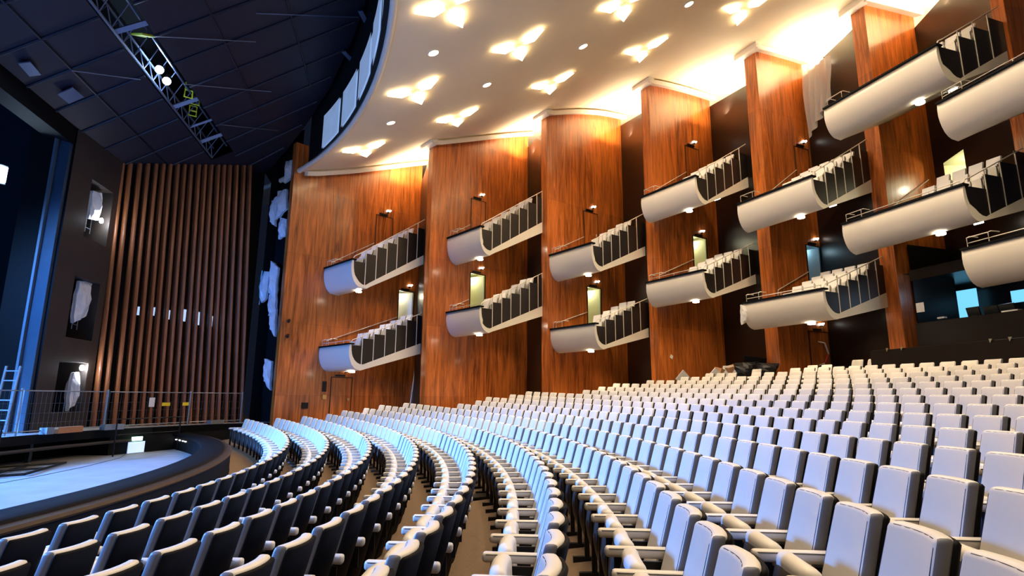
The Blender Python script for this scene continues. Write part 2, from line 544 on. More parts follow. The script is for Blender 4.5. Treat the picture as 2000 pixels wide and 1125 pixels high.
# doors in the wood walls
for n_, (k, (i, u0, u1, zt, kind, mt)) in enumerate(DOORS.items()):
    zb = zt - DH
    lev = {'L': 'beside the lower box', 'U': 'above the upper box', 'G': 'at floor level'}[k[1]]
    fr_ = MB()
    t = 0.035
    fm = 'black_metal' if kind == 'open' else 'brass_dull'
    for (a, b, c, d) in ((u0 - t, u0, zb, zt + t), (u1, u1 + t, zb, zt + t), (u0 - t, u1 + t, zt, zt + t)):
        q = [wall_pt(i, uu, zz, vv) for vv in (-0.025, 0.02) for uu, zz in ((a, c), (b, c), (b, d), (a, d))]
        fr_.add(q, [(0, 1, 2, 3), (7, 6, 5, 4), (0, 4, 5, 1), (1, 5, 6, 2), (2, 6, 7, 3), (3, 7, 4, 0)])
    if kind == 'shut':
        d = MB()
        V = [wall_pt(i, uu, zz, -0.012) for uu, zz in ((u0, zb), (u1, zb), (u1, zt), (u0, zt))]
        d.add(V, [(0, 1, 2, 3)], 0, [(u0 + i * 3.37 + .4, zb), (u1 + i * 3.37 + .4, zb), (u1 + i * 3.37 + .4, zt), (u0 + i * 3.37 + .4, zt)])
        do = d.build('door_%d' % (n_ + 1), ['veneer'], fix=False)
        tag(do, 'closed flush veneer door %s on the %s wood panel' % (lev, BAY[i]), 'door', kind='structure')
    else:
        d = MB()                                   # the leaf, swung into the passage
        hinge = wall_pt(i, u1 - .02, zb, 0.03)
        P, dv, nv = frame(i)
        ang = R(62 if i == 1 else 70)
        lv = (-dv * math.cos(ang) + nv * math.sin(ang))
        wd = u1 - u0 - .05
        th = Vector((0, 0, 1)).cross(lv) * 0.04
        q = [hinge + lv * s + th * e + Vector((0, 0, h)) for h in (0.01, DH - .02) for s, e in ((0, 0), (wd, 0), (wd, 1), (0, 1))]
        d.add(q, [(3, 2, 1, 0), (4, 5, 6, 7), (0, 1, 5, 4), (1, 2, 6, 5), (2, 3, 7, 6), (3, 0, 4, 7)])
        do = d.build('door_%d' % (n_ + 1), [mt])
        tag(do, 'door standing open to a lit passage %s on the %s wood panel' % (lev, BAY[i]), 'door', kind='structure')
        al = MB()
        e0, e1, dp = u0 - .25, u1 + .25, 1.3
        q = [wall_pt(i, uu, zz, vv) for zz in (zb, zt + .2) for uu, vv in ((e0, .012), (e1, .012), (e1, dp), (e0, dp))]
        al.add(q, [(3, 2, 1, 0), (4, 5, 6, 7), (1, 2, 6, 5), (2, 3, 7, 6), (3, 0, 4, 7)])
        tag(al.build('wall_lobby_%d' % i, [mt], fix=False), 'lit passage behind the open door %s of the %s bay' % (lev, BAY[i]), 'passage', kind='structure')
        p = wall_pt(i, (u0 + u1) / 2, zt - 0.1, 0.5)
        light('passage_light', 'POINT', p, 13 if i < 5 else 6, (1.0, .95, .72) if i < 5 else (.55, .85, 1.0), 0.1)
    fo = fr_.build('door_frame', [fm], do)
    if kind == 'shut' and k[1] != 'G':
        h = MB()
        p = wall_pt(i, u1 - .1, zb + 1.0, -0.03)
        h.box(p, (.03, .03, .12))
        h.build('door_handle', ['rail_metal'], do)
    if k == '1G':
        h = MB()
        h.disc(wall_pt(i, u1 - .12, zb + 1.15, -0.012), -frame(i)[2], .06, .03)
        h.build('door_knob', ['brass'], do)
    if k == '5G':
        h = MB()
        P, dv, nv = frame(i)
        pts = [wall_pt(i, uu, zz, vv) for uu, zz, vv in ((2.15, 2.22, -.02), (2.42, 2.18, -.1), (2.55, 1.75, -.12), (2.30, 1.38, -.1), (2.05, 1.30, -.03))]
        for a, b, mi in ((0, 1, 0), (1, 2, 0), (2, 3, 1), (3, 4, 0)):
            h.tube([pts[a], pts[b]], .028, 6, mi)
        h.build('pull_handle', ['tape_white', 'tape_red'], do)
    # closer and small emergency lamp over the door
    cl = MB()
    P, dv, nv = frame(i)
    rot = Matrix.Rotation(math.atan2(dv.y, dv.x), 3, 'Z')
    cl.box(wall_pt(i, (u0 + u1) / 2 - .1, zt + .09, -0.05), (.42, .07, .07), rot)
    cl.build('door_closer', ['black_metal'], do)
    em = empty('emergency_lamp', wall_pt(i, (u0 + u1) / 2 + .15, zt + .16, -.05), 'small white emergency lamp over the door %s of the %s bay' % (lev, BAY[i]), 'lamp', 'emergency lamps over the doors')
    e1_ = MB()
    e1_.box((0, 0, .09), (.10, .07, .05), rot)
    e1_.build('housing', ['black_metal'], em)
    e2 = MB()
    e2.box((0, 0, .15), (.15, .10, .08), rot)
    e2.box(nv * -.03 + dv * .1 + Vector((0, 0, .19)), (.06, .05, .05), rot)
    e2.build('lens', ['exit_lamp'], em)

# ------------------------------------------------------------------ ceiling
mb = MB()
rs = [23.4 + 0.35 * k for k in range(int((50 - 23.4) / .35) + 1)]
As = [-62 + 2 * k for k in range(69)]
V = [polar(r, a, g(r)) for r in rs for a in As]
nA = len(As)
mb.add(V, [(i * nA + j, i * nA + j + 1, (i + 1) * nA + j + 1, (i + 1) * nA + j) for i in range(len(rs) - 1) for j in range(nA - 1)])
tag(mb.build('ceiling', ['plaster'], smooth=True, fix=False), 'cream curved auditorium ceiling with star-shaped lamps', 'ceiling', kind='structure')
# rounded lip of the ceiling's front edge
mb = MB()
pr = [(23.46, -0.02), (23.36, -0.06), (23.28, 0.0), (23.28, 0.10), (23.36, 0.16), (23.46, 0.14)]
n = len(pr)
V = [polar(r, a, g(23.4) + dz) for a in As for r, dz in pr]
mb.add(V, [(j * n + k, j * n + (k + 1) % n, (j + 1) * n + (k + 1) % n, (j + 1) * n + k) for j in range(nA - 1) for k in range(n)])
tag(mb.build('trim_ceiling_edge', ['plaster_trim'], smooth=True), 'cream rounded lip along the ceiling front edge', 'trim', kind='structure')

# star lamps and downlights
RING = {1: (24.8, [38.2, 26.1, 15.9, 5, -6, -18, -30]), 2: (27.5, [32.3, 21.3, 10.5, -1, -13, -25]), 3: (30.45, [27.8, 18.4, 8.5, -2, -14]),
        4: (33.4, [24.2, 14.6, 5, -6]), 5: (36.0, [20.0, 10.4, 0])}
DOWN = {1: (24.75, [31.9, 20.8, 10.4]), 2: (27.4, [26.5, 15.9, 5]), 3: (30.2, [22.7, 13.4, 3.5]), 4: (33.3, [19.4, 10.0])}


def ceil_frame(r, a):
    p = polar(r, a, g(r))
    er = Vector((math.cos(R(a)), math.sin(R(a)), (g(r + .5) - g(r - .5)))).normalized()
    et = Vector((-math.sin(R(a)), math.cos(R(a)), 0))
    nn = er.cross(et)
    if nn.z > 0:
        nn = -nn
    return p, er, et, nn


kite_meshes = []
for k, th in enumerate((180, 62, -62)):
    mb = MB()
    c, s_ = math.cos(R(th)), math.sin(R(th))
    pl = [(0.17, 0), (0.44, 0.235), (1.0, 0), (0.44, -0.235)]
    q = [(x * c - y * s_, x * s_ + y * c) for x, y in pl]
    mb.add([(x * .90 + .04 * c, y * .90 + .04 * s_, 0.01) for x, y in q] + [(x * 1.0, y * 1.0, -0.11) for x, y in q], [(3, 2, 1, 0), (4, 5, 6, 7)] + [(i, (i + 1) % 4, 4 + (i + 1) % 4, 4 + i) for i in range(4)])
    kite_meshes.append(mb.mesh('diffuser', ['kite_glow']))
for ring, (r, angs) in RING.items():
    for j, a in enumerate(angs):
        p, er, et, nn = ceil_frame(r, a)
        mx = Matrix(((er.x, et.x, -nn.x, p.x), (er.y, et.y, -nn.y, p.y), (er.z, et.z, -nn.z, p.z), (0, 0, 0, 1)))
        e = empty('ceiling_lamp', p, 'star lamp of three glowing kites, %s from the wood wall in the %s ceiling ring' % (ORD[j + 1], ORD[ring]), 'ceiling lamp', 'star lamps in the ceiling', mx=mx)
        for m_ in kite_meshes:
            link('diffuser', m_, e)
        light('lamp_light', 'SPOT', p + nn * 0.12, 380 if ring < 3 else 620, (1.0, 0.80, 0.56), 0.4, direction=(0, 0, -1), angle=R(92 if ring < 3 else 135), blend=.7)
lens = MB()
lens.disc((0, 0, -0.03), (0, 0, 1), .14, .03)
lens_me = lens.mesh('lens', ['down_glow'])
rg = MB()
rg.tube([(0.16 * math.cos(t * PI / 12), .16 * math.sin(t * PI / 12), -.012) for t in range(24)], .022, 6, closed=True)
ring_me = rg.mesh('trim_ring', ['plaster_trim'])
for ring, (r, angs) in DOWN.items():
    for j, a in enumerate(angs):
        p, er, et, nn = ceil_frame(r, a)
        mx = Matrix(((er.x, et.x, -nn.x, p.x), (er.y, et.y, -nn.y, p.y), (er.z, et.z, -nn.z, p.z), (0, 0, 0, 1)))
        e = empty('downlight', p, 'round glowing downlight, %s from the wood wall in the %s ceiling ring' % (ORD[j + 1], ORD[ring]), 'downlight', 'round downlights in the ceiling', mx=mx)
        link('lens', lens_me, e)
        link('trim_ring', ring_me, e)
        light('lamp_light', 'SPOT', p + nn * .1, 70, (1.0, .80, .56), .1, direction=(0, 0, -1), angle=R(85))

# ------------------------------------------------------------------ the boxes on the wall
# key: bay, distance along the panel, width, rim height, divider positions, side panel tops, inner floor (u, z, slope), outer soffit (u, z, slope), handrail slope
BOX = {
    '1U': (1, 1.66, 2.37, 5.33, [.61, 1.09, 1.57, 2.06, 2.57, 3.06], [-.02, .38, .75, 1.04, 1.39, 1.70], (.60, -.95, .627), (.66, -1.08, .539), .694),
    '1L': (1, 1.69, 2.54, 1.96, [.54, 1.04, 1.55, 2.05, 2.55, 3.06], [-.02, .27, .48, .73, .95, 1.20], (.57, -.76, .379), (.47, -.99, .29), .442),
    '2U': (2, .89, 2.36, 6.76, [.63, 1.10, 1.58, 2.08, 2.58, 3.11], [-.06, .30, .62, .95, 1.30, 1.68], (.48, -.91, .622), (.45, -1.12, .52), .662),
    '2L': (2, .95, 2.35, 3.49, [.64, 1.12, 1.60, 2.12, 2.62, 3.13], [-.02, .27, .51, .76, 1.06, 1.36], (.48, -.82, .424), (.40, -1.0, .324), .52),
    '3U': (3, .12, 2.62, 6.07, [.64, 1.14, 1.64, 2.16, 2.72, 3.24], [-.06, .26, .60, .88, 1.20, 1.48], (.52, -.88, .481), (.44, -1.09, .394), .56),
    '3L': (3, .17, 2.67, 2.83, [.59, 1.14, 1.62, 2.13, 2.65, 3.23], [-.06, .24, .47, .70, .92, 1.17], (.53, -.79, .339), (.38, -.97, .243), .391),
    '4U': (4, -.70, 2.84, 8.32, [.70, 1.21, 1.75, 2.29, 2.82, 3.40], [.02, .36, .69, 1.02, 1.33, 1.70], (.60, -.86, .587), (.46, -1.03, .455), .628),
    '4L': (4, -.59, 2.86, 4.65, [.69, 1.20, 1.71, 2.27, 2.83, 3.40], [-.05, .25, .50, .73, .98, 1.25], (.52, -.80, .40), (.43, -.98, .31), .453),
    '5U': (5, -1.62, 3.14, 7.22, [.71, 1.22, 1.71, 2.21, 2.71, 3.28], [-.06, .32, .62, .91, 1.19, 1.53], (.60, -.88, .528), (.42, -1.04, .378), .601),
    '5L': (5, -1.69, 3.22, 3.42, [.73, 1.25, 1.78, 2.28, 2.79, 3.29], [-.04, .22, .45, .67, .90, 1.12], (.59, -.74, .349), (.44, -.93, .219), .412),
    '6U': (6, -2.43, 3.78, 9.66, [.95, 1.66, 2.35, 3.11], [.02, .54, .99, 1.46], (.74, -.85, .598), (.56, -1.02, .46), .631),
    '6L': (6, -2.16, 3.75, 5.62, [.93, 1.63, 2.34, 3.05], [.02, .46, .92, 1.35], (.70, -.79, .438), (.42, -.97, .287), .502),
    '7U': (7, -3.02, 3.9, 8.00, [.95, 1.66, 2.35], [.02, .5, .95], (.70, -.85, .55), (.50, -1.02, .45), .6),
    '7L': (7, -2.91, 3.9, 3.86, [.95, 1.66, 2.35], [.02, .42, .8], (.70, -.79, .40), (.45, -.97, .28), .45),
}


def box_end(b):
    i, u0, wd = BOX[b][0], BOX[b][1], BOX[b][2]
    if i == 7:
        return 3.4
    P, d, n = frame(i)
    Q = P + d * u0 - n * wd
    a = wall_pt(i, RE[i], 0)
    e = wall_pt(i + 1, 0, 0, ST[i + 1]) - a
    den = d.x * e.y - d.y * e.x
    t = ((a.x - Q.x) * e.y - (a.y - Q.y) * e.x) / den
    return t


# box seat: tipped-up chair seen small
def box_seat_mesh():
    mb = MB()

    def slab(x0, x1, z0, z1, lean, mi, hy=.20, th=.07):
        q = []
        for z, x in ((z0, x0), (z1, x1)):
            for y in (-hy, hy):
                q += [Vector((x, y, z)), Vector((x + th, y, z))]
        mb.add(q, [(0, 2, 6, 4), (1, 5, 7, 3), (0, 4, 5, 1), (2, 3, 7, 6), (4, 6, 7, 5), (0, 1, 3, 2)], mi)
    slab(-.02, .10, .34, .86, 0, 0, .185)                 # cream back rest, leaning away from the stage
    slab(.055, .175, .20, .82, 0, 1, .175, .02)      # dark shell behind it
    slab(-.16, -.16, .18, .52, 0, 0, .18, .08)      # tipped seat
    mb.box((-.06, -.215, .52), (.30, .05, .05), None, 0)
    mb.box((.0, -.215, .25), (.05, .03, .5), None, 1)
    mb.box((.0, .215, .25), (.05, .03, .5), None, 1)
    return mb


bsm = box_seat_mesh()
bs_me = bsm.mesh('box_seat', ['box_cream', 'seat_dark'])
_b = bmesh.new()
_b.from_mesh(bs_me)
bmesh.ops.recalc_face_normals(_b, faces=_b.faces)
_b.to_mesh(bs_me)
_b.free()

for b, (i, u0, wd, zr, seps, tops, inn, out, rs_) in BOX.items():
    P, d, n = frame(i)
    Q = P + d * u0 - n * wd
    lev = 'upper' if b[1] == 'U' else 'lower'
    bl = '%s box on the %s wood panel' % (lev, BAY[i])
    tint = {'1U': 'blue-lit', '1L': 'blue-lit'}.get(b, 'cream')
    root = empty('theatre_box', (Q.x, Q.y, zr), '%s-fronted %s from the stage, sledge-shaped with stepped seats' % (tint.replace('cream', 'cream curved'), bl), 'theatre box', 'theatre boxes along the wood wall', rz=R(90 - AL[i]))
    L = box_end(b) + 0.05
    ub, zb, so = out
    ua, za, si = inn
    fo = lambda u: zb + (u - ub) * so
    fi = lambda u: za + (u - ua) * si
    us = max(ub, .42) + .12
    zn = zb                                           # lowest level of the nose
    outer = [(.0, .0), (-.02, -.18), (-.015, -.36), (.015, .50 * zn), (.06, .64 * zn), (.13, .78 * zn), (.22, .885 * zn), (.33, .955 * zn), (us - .08, zn * .995), (us + .1, fo(us + .1)), (L, fo(L))]
    inner = [(L, max(fi(L), fo(L) + .12)), (ua + .22, fi(ua + .22)), (ua + .05, za + .01), (ua - .10, za * .97), (ua - .22, za * .90), (ua - .33, za * .78), (.16, za * .62), (.115, za * .48), (.09, za * .30), (.075, 0)]
    # shell: the curved front, soffit and the band seen at the free edge
    sh = MB()
    no, ni = len(outer), len(inner)
    prof = outer + inner
    Lp = len(prof)
    V = [Vector((u, y, z)) for y in (0, wd) for u, z in prof]
    F = [(k, (k + 1) % Lp, Lp + (k + 1) % Lp, Lp + k) for k in range(Lp)]
    sh.add(V, F)
    # end caps as quad strips between outer and inner profiles
    oi = list(range(no))
    ii = list(range(Lp - 1, no - 1, -1))
    m_ = min(len(oi), len(ii))
    for y in (0, 1):
        o_ = y * Lp
        capf = []
        for k in range(m_ - 1):
            capf.append((oi[k], oi[k + 1], ii[k + 1], ii[k]) if y == 0 else (ii[k], ii[k + 1], oi[k + 1], oi[k]))
        if no > m_:
            for k in range(m_ - 1, no - 1):
                capf.append((oi[k], oi[k + 1], ii[m_ - 1]) if y == 0 else (ii[m_ - 1], oi[k + 1], oi[k]))
        sh.add([V[o_ + k] for k in range(Lp)], capf)
    so_ = sh.build('shell', ['shell'], root)
    for pl in so_.data.polygons:
        pl.use_smooth = abs(pl.normal.y) < .5
    # black ledge on the front
    rm = MB()
    rm.prism([(-.06, .0), (-.06, .055), (.17, .055), (.17, .0)], lambda u, z, y: Vector((u, y, z)), -.05, wd)
    rm.build('front_ledge', ['rim_black'], root)

    def fin(u):                                        # upper surface of the shell inside
        pts = inner[::-1]
        for (a0, b0), (a1, b1) in zip(pts[:-1], pts[1:]):
            if a0 <= u <= a1:
                return b0 + (b1 - b0) * (u - a0) / (a1 - a0 + 1e-9)
        return pts[-1][1]
    # stepped dark side panels, slim posts and the rail on the free edge
    edges = [.085] + seps + ([L - .02] if L - .02 > seps[-1] + .1 else [])
    tp = list(tops)
    while len(tp) < len(edges) - 1:
        tp.append(tp[-1] + (tp[-1] - tp[-2]))
    for k in range(len(edges) - 1):
        e0, e1 = edges[k], edges[k + 1]
        nseg = 6 if k == 0 else 2
        poly = [(e0 + (e1 - e0) * t / nseg, fin(e0 + (e1 - e0) * t / nseg) - .01) for t in range(nseg + 1)] + [(e1, tp[k]), (e0, tp[k])]
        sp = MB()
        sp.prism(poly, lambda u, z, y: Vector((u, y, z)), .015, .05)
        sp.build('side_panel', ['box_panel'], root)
    rail = lambda u: .15 + max(0, u - .08) * rs_
    for k, u in enumerate(edges[1:]):
        po = MB()
        po.box((u, .012, (fin(u) + rail(u)) / 2), (.028, .022, rail(u) - fin(u)))
        po.build('post', ['rail_metal'], root)
    rl = MB()
    rl.tube([(.06, .012, .10), (.12, .012, .19)] + [(u, .012, rail(u)) for u in (.3, L * .5, L)], .018, 6)
    rl.build('side_rail', ['rail_metal'], root)
    # bent rail on the ledge near the wall
    nr = MB()
    y0 = wd - .15
    z_ = .05
    for yy in (y0, y0 - .55):
        nr.tube([(.03, yy, z_), (.03, yy, z_ + .26), (.12, yy, z_ + .30), (.40, yy, z_ + .30)], .014, 6)
    nr.tube([(.03, y0, z_ + .26), (.03, y0 - .55, z_ + .26)], .014, 6)
    if b in ('5L', '6L', '7L', '7U', '4L', '2L', '1L'):
        nr.tube([(.06, y0, z_ + .12), (.06, .10, z_ + .12)], .013, 6)
        for yy in (wd * .5, wd * .25, .12):
            nr.tube([(.06, yy, z_), (.06, yy, z_ + .12)], .012, 6)
    nr.build('ledge_rail', ['rail_metal'], root)
    # stepped floor
    st = MB()
    for k in range(len(edges) - 1):
        zf = max(tp[k] - (.60 if k else .66), fin(edges[k] + (.34 if k == 0 else 0)) + .02)
        ua_ = edges[k]
        while fin(ua_) > zf - .02 and ua_ < edges[k + 1] - .1:
            ua_ += .01
        st.prism([(ua_, zf), (edges[k + 1], zf), (edges[k + 1], max(fin(edges[k + 1]) - .01, min(fin(edges[k + 1]), zf - .03))), (ua_, min(fin(ua_), zf - .015))], lambda u, z, y: Vector((u, y, z)), .055, wd - .02)
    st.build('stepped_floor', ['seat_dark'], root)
    # lamps in the soffit
    mxw = Matrix.Translation((Q.x, Q.y, zr)) @ Matrix.Rotation(R(90 - AL[i]), 4, 'Z')
    for (uu, yy) in ((us - .05, wd * .28), (2.55, wd * .35)):
        zz = fo(uu) if uu > us else zn
        lp = MB()
        lp.disc((uu, yy, zz - .05), (-so * .9 if uu > us else 0, 0, 1), .12, .045)
        lp.build('soffit_lamp', ['soffit_glow'], root)
        wl = mxw @ Vector((uu, yy, zz - .12))
        light('soffit_light', 'SPOT', wl, 70 if i < 6 else 35, (1.0, .78, .50), .06, direction=(0, 0, -1), angle=R(130), blend=.8)
    # seats
    nx = {1: 2, 2: 2, 3: 2, 4: 3, 5: 4, 6: 4, 7: 4}[i]
    rows_ = len(edges) - 1 if i < 6 else len(seps)
    for k in range(rows_):
        if k == rows_ - 1 and (edges[k + 1] - edges[k] < .42 or edges[k] + .75 > L):
            continue
        zf = max(tp[k] - (.60 if k else .66), fin(edges[k] + (.34 if k == 0 else 0)) + .02)
        for j in range(nx):
            if k == 0 and j > 1 and (b[1] == 'U' or i < 5):
                continue
            p = mxw @ Vector((edges[k] + .22 + (.12 if k == 0 else 0), .33 + .47 * j, zf + .015))
            s_ = link('box_seat', bs_me, None, p)
            s_.rotation_euler = (0, 0, R(90 - AL[i]))
            tag(s_, 'pale seat, row %s, %s from the rail, %s' % (ORD[k + 1].replace('first', 'one').replace('second', 'two').replace('third', 'three').replace('fourth', 'four').replace('fifth', 'five').replace('sixth', 'six').replace('seventh', 'seven').replace('eighth', 'eight'), ORD[j + 1], bl.replace(' on the', ',')), 'seat', 'seats in the theatre boxes')
    # handrail on the wood wall up to the door
    if b in ('1U', '1L', '2U', '2L', '3U', '3L', '4U', '4L', '5U', '5L', '6L'):
        dk = DOORS.get(b)
        hu1 = (dk[1] - .1) if dk else 2.0
        hu0 = max(u0 + .25, .1)
        hz0 = zr + .30 + (hu0 - u0 - .2) * rs_ * .55
        hz1 = zr + .30 + (hu1 - u0 - .2) * rs_ * .9
        hr = MB()
        pts = [wall_pt(i, hu0, hz0, -.08), wall_pt(i, hu1, hz1, -.08)]
        hr.tube([wall_pt(i, hu0, hz0 - .25, -.05), wall_pt(i, hu0, hz0, -.08), pts[1]], .016, 6)
        for t in (.15, .5, .85):
            q = pts[0].lerp(pts[1], t)
            hr.tube([q, q + n * .09 - Vector((0, 0, .05))], .008, 5)
        o = hr.build('handrail', ['rail_metal'], org=pts[0])
        tag(o, 'thin metal handrail on the wood wall beside the %s' % bl, 'handrail', 'handrails on the wood walls')


# ------------------------------------------------------------------ raked floor in stepped rows
mb = MB()
angs = [-64 + 1.0 * k for k in range(113)]         # up to +48


def ring_strip(r0, r1, zf0, zf1):
    V = []
    for a in angs:
        p, q = polar(r0, a, 0), polar(r1, a, 0)
        V += [Vector((p.x, p.y, zf0(p))), Vector((q.x, q.y, zf1(q)))]
    mb.add(V, [(2 * k, 2 * k + 1, 2 * k + 3, 2 * k + 2) for k in range(len(angs) - 1)])


knots = [(20.41, 1)] + [(row_r(k) - .12, k) for k in range(1, 21)] + [(38.6, 20)]
for (r0, k0), (r1, k1) in zip(knots[:-1], knots[1:]):
    ring_strip(r0, r1, lambda p: floor_z(k0, p.x, p.y), lambda p: floor_z(k1, p.x, p.y))
tag(mb.build('floor', ['carpet'], fix=False), 'brown carpeted floor stepping up under the curved seat rows', 'floor', kind='structure')

# dark hatch in the aisle behind the fifth row
hp = Vector((-.62, 10.4, 0))
hk = MB()
hk.box((hp.x, hp.y, floor_z(6, hp.x, hp.y) - .045), (.55, .42, .02), Matrix.Rotation(.35, 3, 'Z'))
tag(hk.build('floor_hatch', ['black_metal'], org=(hp.x, hp.y, floor_z(6, hp.x, hp.y))), 'dark square floor hatch in the aisle behind the fifth seat row', 'floor hatch')


# ------------------------------------------------------------------ auditorium armchair
def rbox(cx, cy, cz, sx, sy, sz, bev, seg=3, cutsy=4, cutsz=3):
    bm = bmesh.new()
    bmesh.ops.create_cube(bm, size=1.0)
    bmesh.ops.scale(bm, vec=(sx, sy, sz), verts=bm.verts)
    bmesh.ops.bevel(bm, geom=list(bm.edges), offset=bev, segments=seg, profile=.5, affect='EDGES', clamp_overlap=True)
    for k in range(1, cutsy):
        bmesh.ops.bisect_plane(bm, geom=list(bm.verts) + list(bm.edges) + list(bm.faces), plane_co=(0, -sy / 2 + sy * k / cutsy, 0), plane_no=(0, 1, 0))
    for k in range(1, cutsz):
        bmesh.ops.bisect_plane(bm, geom=list(bm.verts) + list(bm.edges) + list(bm.faces), plane_co=(0, 0, -sz / 2 + sz * k / cutsz), plane_no=(0, 0, 1))
    bmesh.ops.translate(bm, vec=(cx, cy, cz), verts=bm.verts)
    return bm


def tomesh(bm, name, mats, deform=None, extra=None):
    if deform:
        for v in bm.verts:
            v.co = Vector(deform(*v.co))
    me = bpy.data.meshes.new(name)
    bm.to_mesh(me)
    bm.free()
    for p in me.polygons:
        p.use_smooth = True
    for m in mats:
        me.materials.append(M[m])
    if extra:                                          # merge an MB into it with material index 1
        bm2 = bmesh.new()
        bm2.from_mesh(me)
        e = extra.mesh('tmp', mats)
        bm2.from_mesh(e)
        bm2.to_mesh(me)
        bm2.free()
    return me


PW = .56                                               # seat pitch


def back_def(x, y, z):
    y *= 1.03 - .10 * (z - .33) / .6
    return (x - (z - .45) * .27 + 1.0 * y * y, y, z)


def chair_meshes(seg=3, cy=6, cz=4, pipes=True):
    d = {}
    pip = MB()
    if pipes:
        pts = [(.037, -.196, .34 + .54 * t / 6) for t in range(7)] + [(.036, -.186, .905)] + [(.035, -.168 + .336 * t / 6, .912) for t in range(7)] + [(.036, .186, .905)] + [(.037, .196, .88 - .54 * t / 6) for t in range(7)]
        pip.tube([back_def(*p) for p in pts], .0030, 4, 1)
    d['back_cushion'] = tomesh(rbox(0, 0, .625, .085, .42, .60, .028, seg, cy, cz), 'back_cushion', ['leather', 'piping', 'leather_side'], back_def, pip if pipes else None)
    for p in d['back_cushion'].polygons:                # side faces darker: shade between the chairs painted into the leather
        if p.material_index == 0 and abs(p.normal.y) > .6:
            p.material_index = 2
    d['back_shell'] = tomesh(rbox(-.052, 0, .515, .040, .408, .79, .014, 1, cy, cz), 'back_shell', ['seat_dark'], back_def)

    def sd(x, y, z):
        return (x - .35 * y * y - .05 * (.6 - z), y, z - .22 * y * y)
    d['seat_cushion'] = tomesh(rbox(.262, 0, .47, .112, .445, .37, .050, seg, max(2, cy - 2), 2), 'seat_cushion', ['leather'], sd)

    def ud(x, y, z):
        return (x - .5 * y * y + .05 * math.sin((z - .15) / .45 * PI), y * (1 - .12 * ((.6 - z) / .45)), z)
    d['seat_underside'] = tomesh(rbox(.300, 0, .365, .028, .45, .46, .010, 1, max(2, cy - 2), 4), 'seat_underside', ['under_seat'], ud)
    ap = MB()
    if pipes:
        ap.tube([(-.06, -.28 - .034, .618), (.38, -.28 - .036, .618), (.408, -.28, .618), (.38, -.28 + .036, .618), (-.06, -.28 + .034, .618)], .0028, 4, 1)

    def ad(x, y, z):
        t = max(0.0, (x - .2) / .2)
        return (x, -.28 + (y + .28) * (1 + .10 * t), z - .035 * max(0, (.60 - z) / .05) * (1 - t) * .3)
    d['armrest'] = tomesh(rbox(.14, -.28, .596, .54, .068, .066, .022, seg, 2, 2), 'armrest', ['leather', 'piping'], ad, ap if pipes else None)
    lg = MB()
    lg.box((.325, -.28, .25), (.05, .028, .62))
    lg.box((.12, -.28, .46), (.40, .022, .16))
    lg.box((.37, -.28, -.02), (.20, .055, .07))
    d['leg'] = lg.mesh('leg', ['black_metal'])
    return d


CH = chair_meshes()
row_end = {1: 41.0, 2: 39.9, 3: 39.8, 4: 39.6, 5: 40.4, 6: 40.0, 7: 40.7, 8: 40.3, 9: 34.2, 10: 34.0, 11: 35.0, 12: 34.8, 13: 34.5, 14: 29.5, 15: 29.5, 16: 29.6, 17: 27.8, 18: 26.7, 19: 26.0, 20: 23.7}
# angle at which one seat of each row stands (the rows are staggered)
phase = {1: 1.18, 2: 1.08, 3: .55, 4: -2.41, 5: .4, 6: .2, 7: -1.41, 8: -.01, 9: .93, 10: -.18, 11: .81, 12: 2.85, 13: 4.71, 14: 6.5, 15: 8.17, 16: 8.84, 17: 10.33, 18: 11.77, 19: 13.10, 20: 13.60}
CT, ST_ = math.cos(.19042), math.sin(.19042)


def project(p):
    d = p[1] * CT + p[2] * ST_
    if d < .15:
        return None
    u, w_ = 1107.94 * p[0] / d, -1107.94 * (-p[1] * ST_ + p[2] * CT) / d
    return 1000 + u - .008 * w_, 562.5 + .008 * u + w_, d


chairs, beside = [], []
for k in range(1, 21):
    r = row_r(k)
    step = math.degrees(PW / r)
    m_ = round((row_end[k] - .35 * step - phase[k]) / step)
    a0 = phase[k] + m_ * step
    for n_ in range(70):
        a = a0 - n_ * step
        p = polar(r - .12, a, 0)
        z = floor_z(k, *polar(r, a, 0)[:2])
        q = project((p.x, p.y, z + .6))
        if q is None:
            continue
        mg = 500 / q[2]
        seen = -mg < q[0] < 2000 + mg and q[1] < 1125 + mg
        if not seen and (q[2] < 1.2 or a < -14):
            continue
        (chairs if seen else beside).append((q[2], k, n_, a, Vector((p.x, p.y, z))))
# the seats behind the last row, beside the dark parapet
extra_seats = [(21, 20.6), (21, 19.75), (22, 18.95), (22, 18.1)]
SKIP = {(20, 1), (20, 2), (19, 3)}                      # places cleared for the builders' rubbish
chairs = [c for c in chairs if (c[1], c[2]) not in SKIP]
chairs.sort(key=lambda c: c[0])


def chair_matrix(a, p):
    er = Vector((math.cos(R(a)), math.sin(R(a)), 0))
    X = -er
    t = Vector((er.y, -er.x, 0))                        # local +Y, away from the wall end
    Y = (t + Vector((0, 0, t.x * GX + t.y * GY))).normalized()
    Z = X.cross(Y)
    return Matrix(((X.x, Y.x, Z.x, p.x), (X.y, Y.y, Z.y, p.y), (X.z, Y.z, Z.z, p.z), (0, 0, 0, 1)))


NIND = 300
for d_, k, n_, a, p in chairs[:NIND]:
    mx = chair_matrix(a, p)
    e = empty('armchair', p, 'cream leather armchair, %s from the wall end, %s row from the orchestra pit' % (ordinal(n_ + 1), ORD[k]), 'armchair', 'armchairs in the auditorium rows', mx=mx)
    for nm in ('back_cushion', 'back_shell', 'seat_cushion', 'seat_underside', 'armrest', 'leg'):
        link(nm, CH[nm], e)
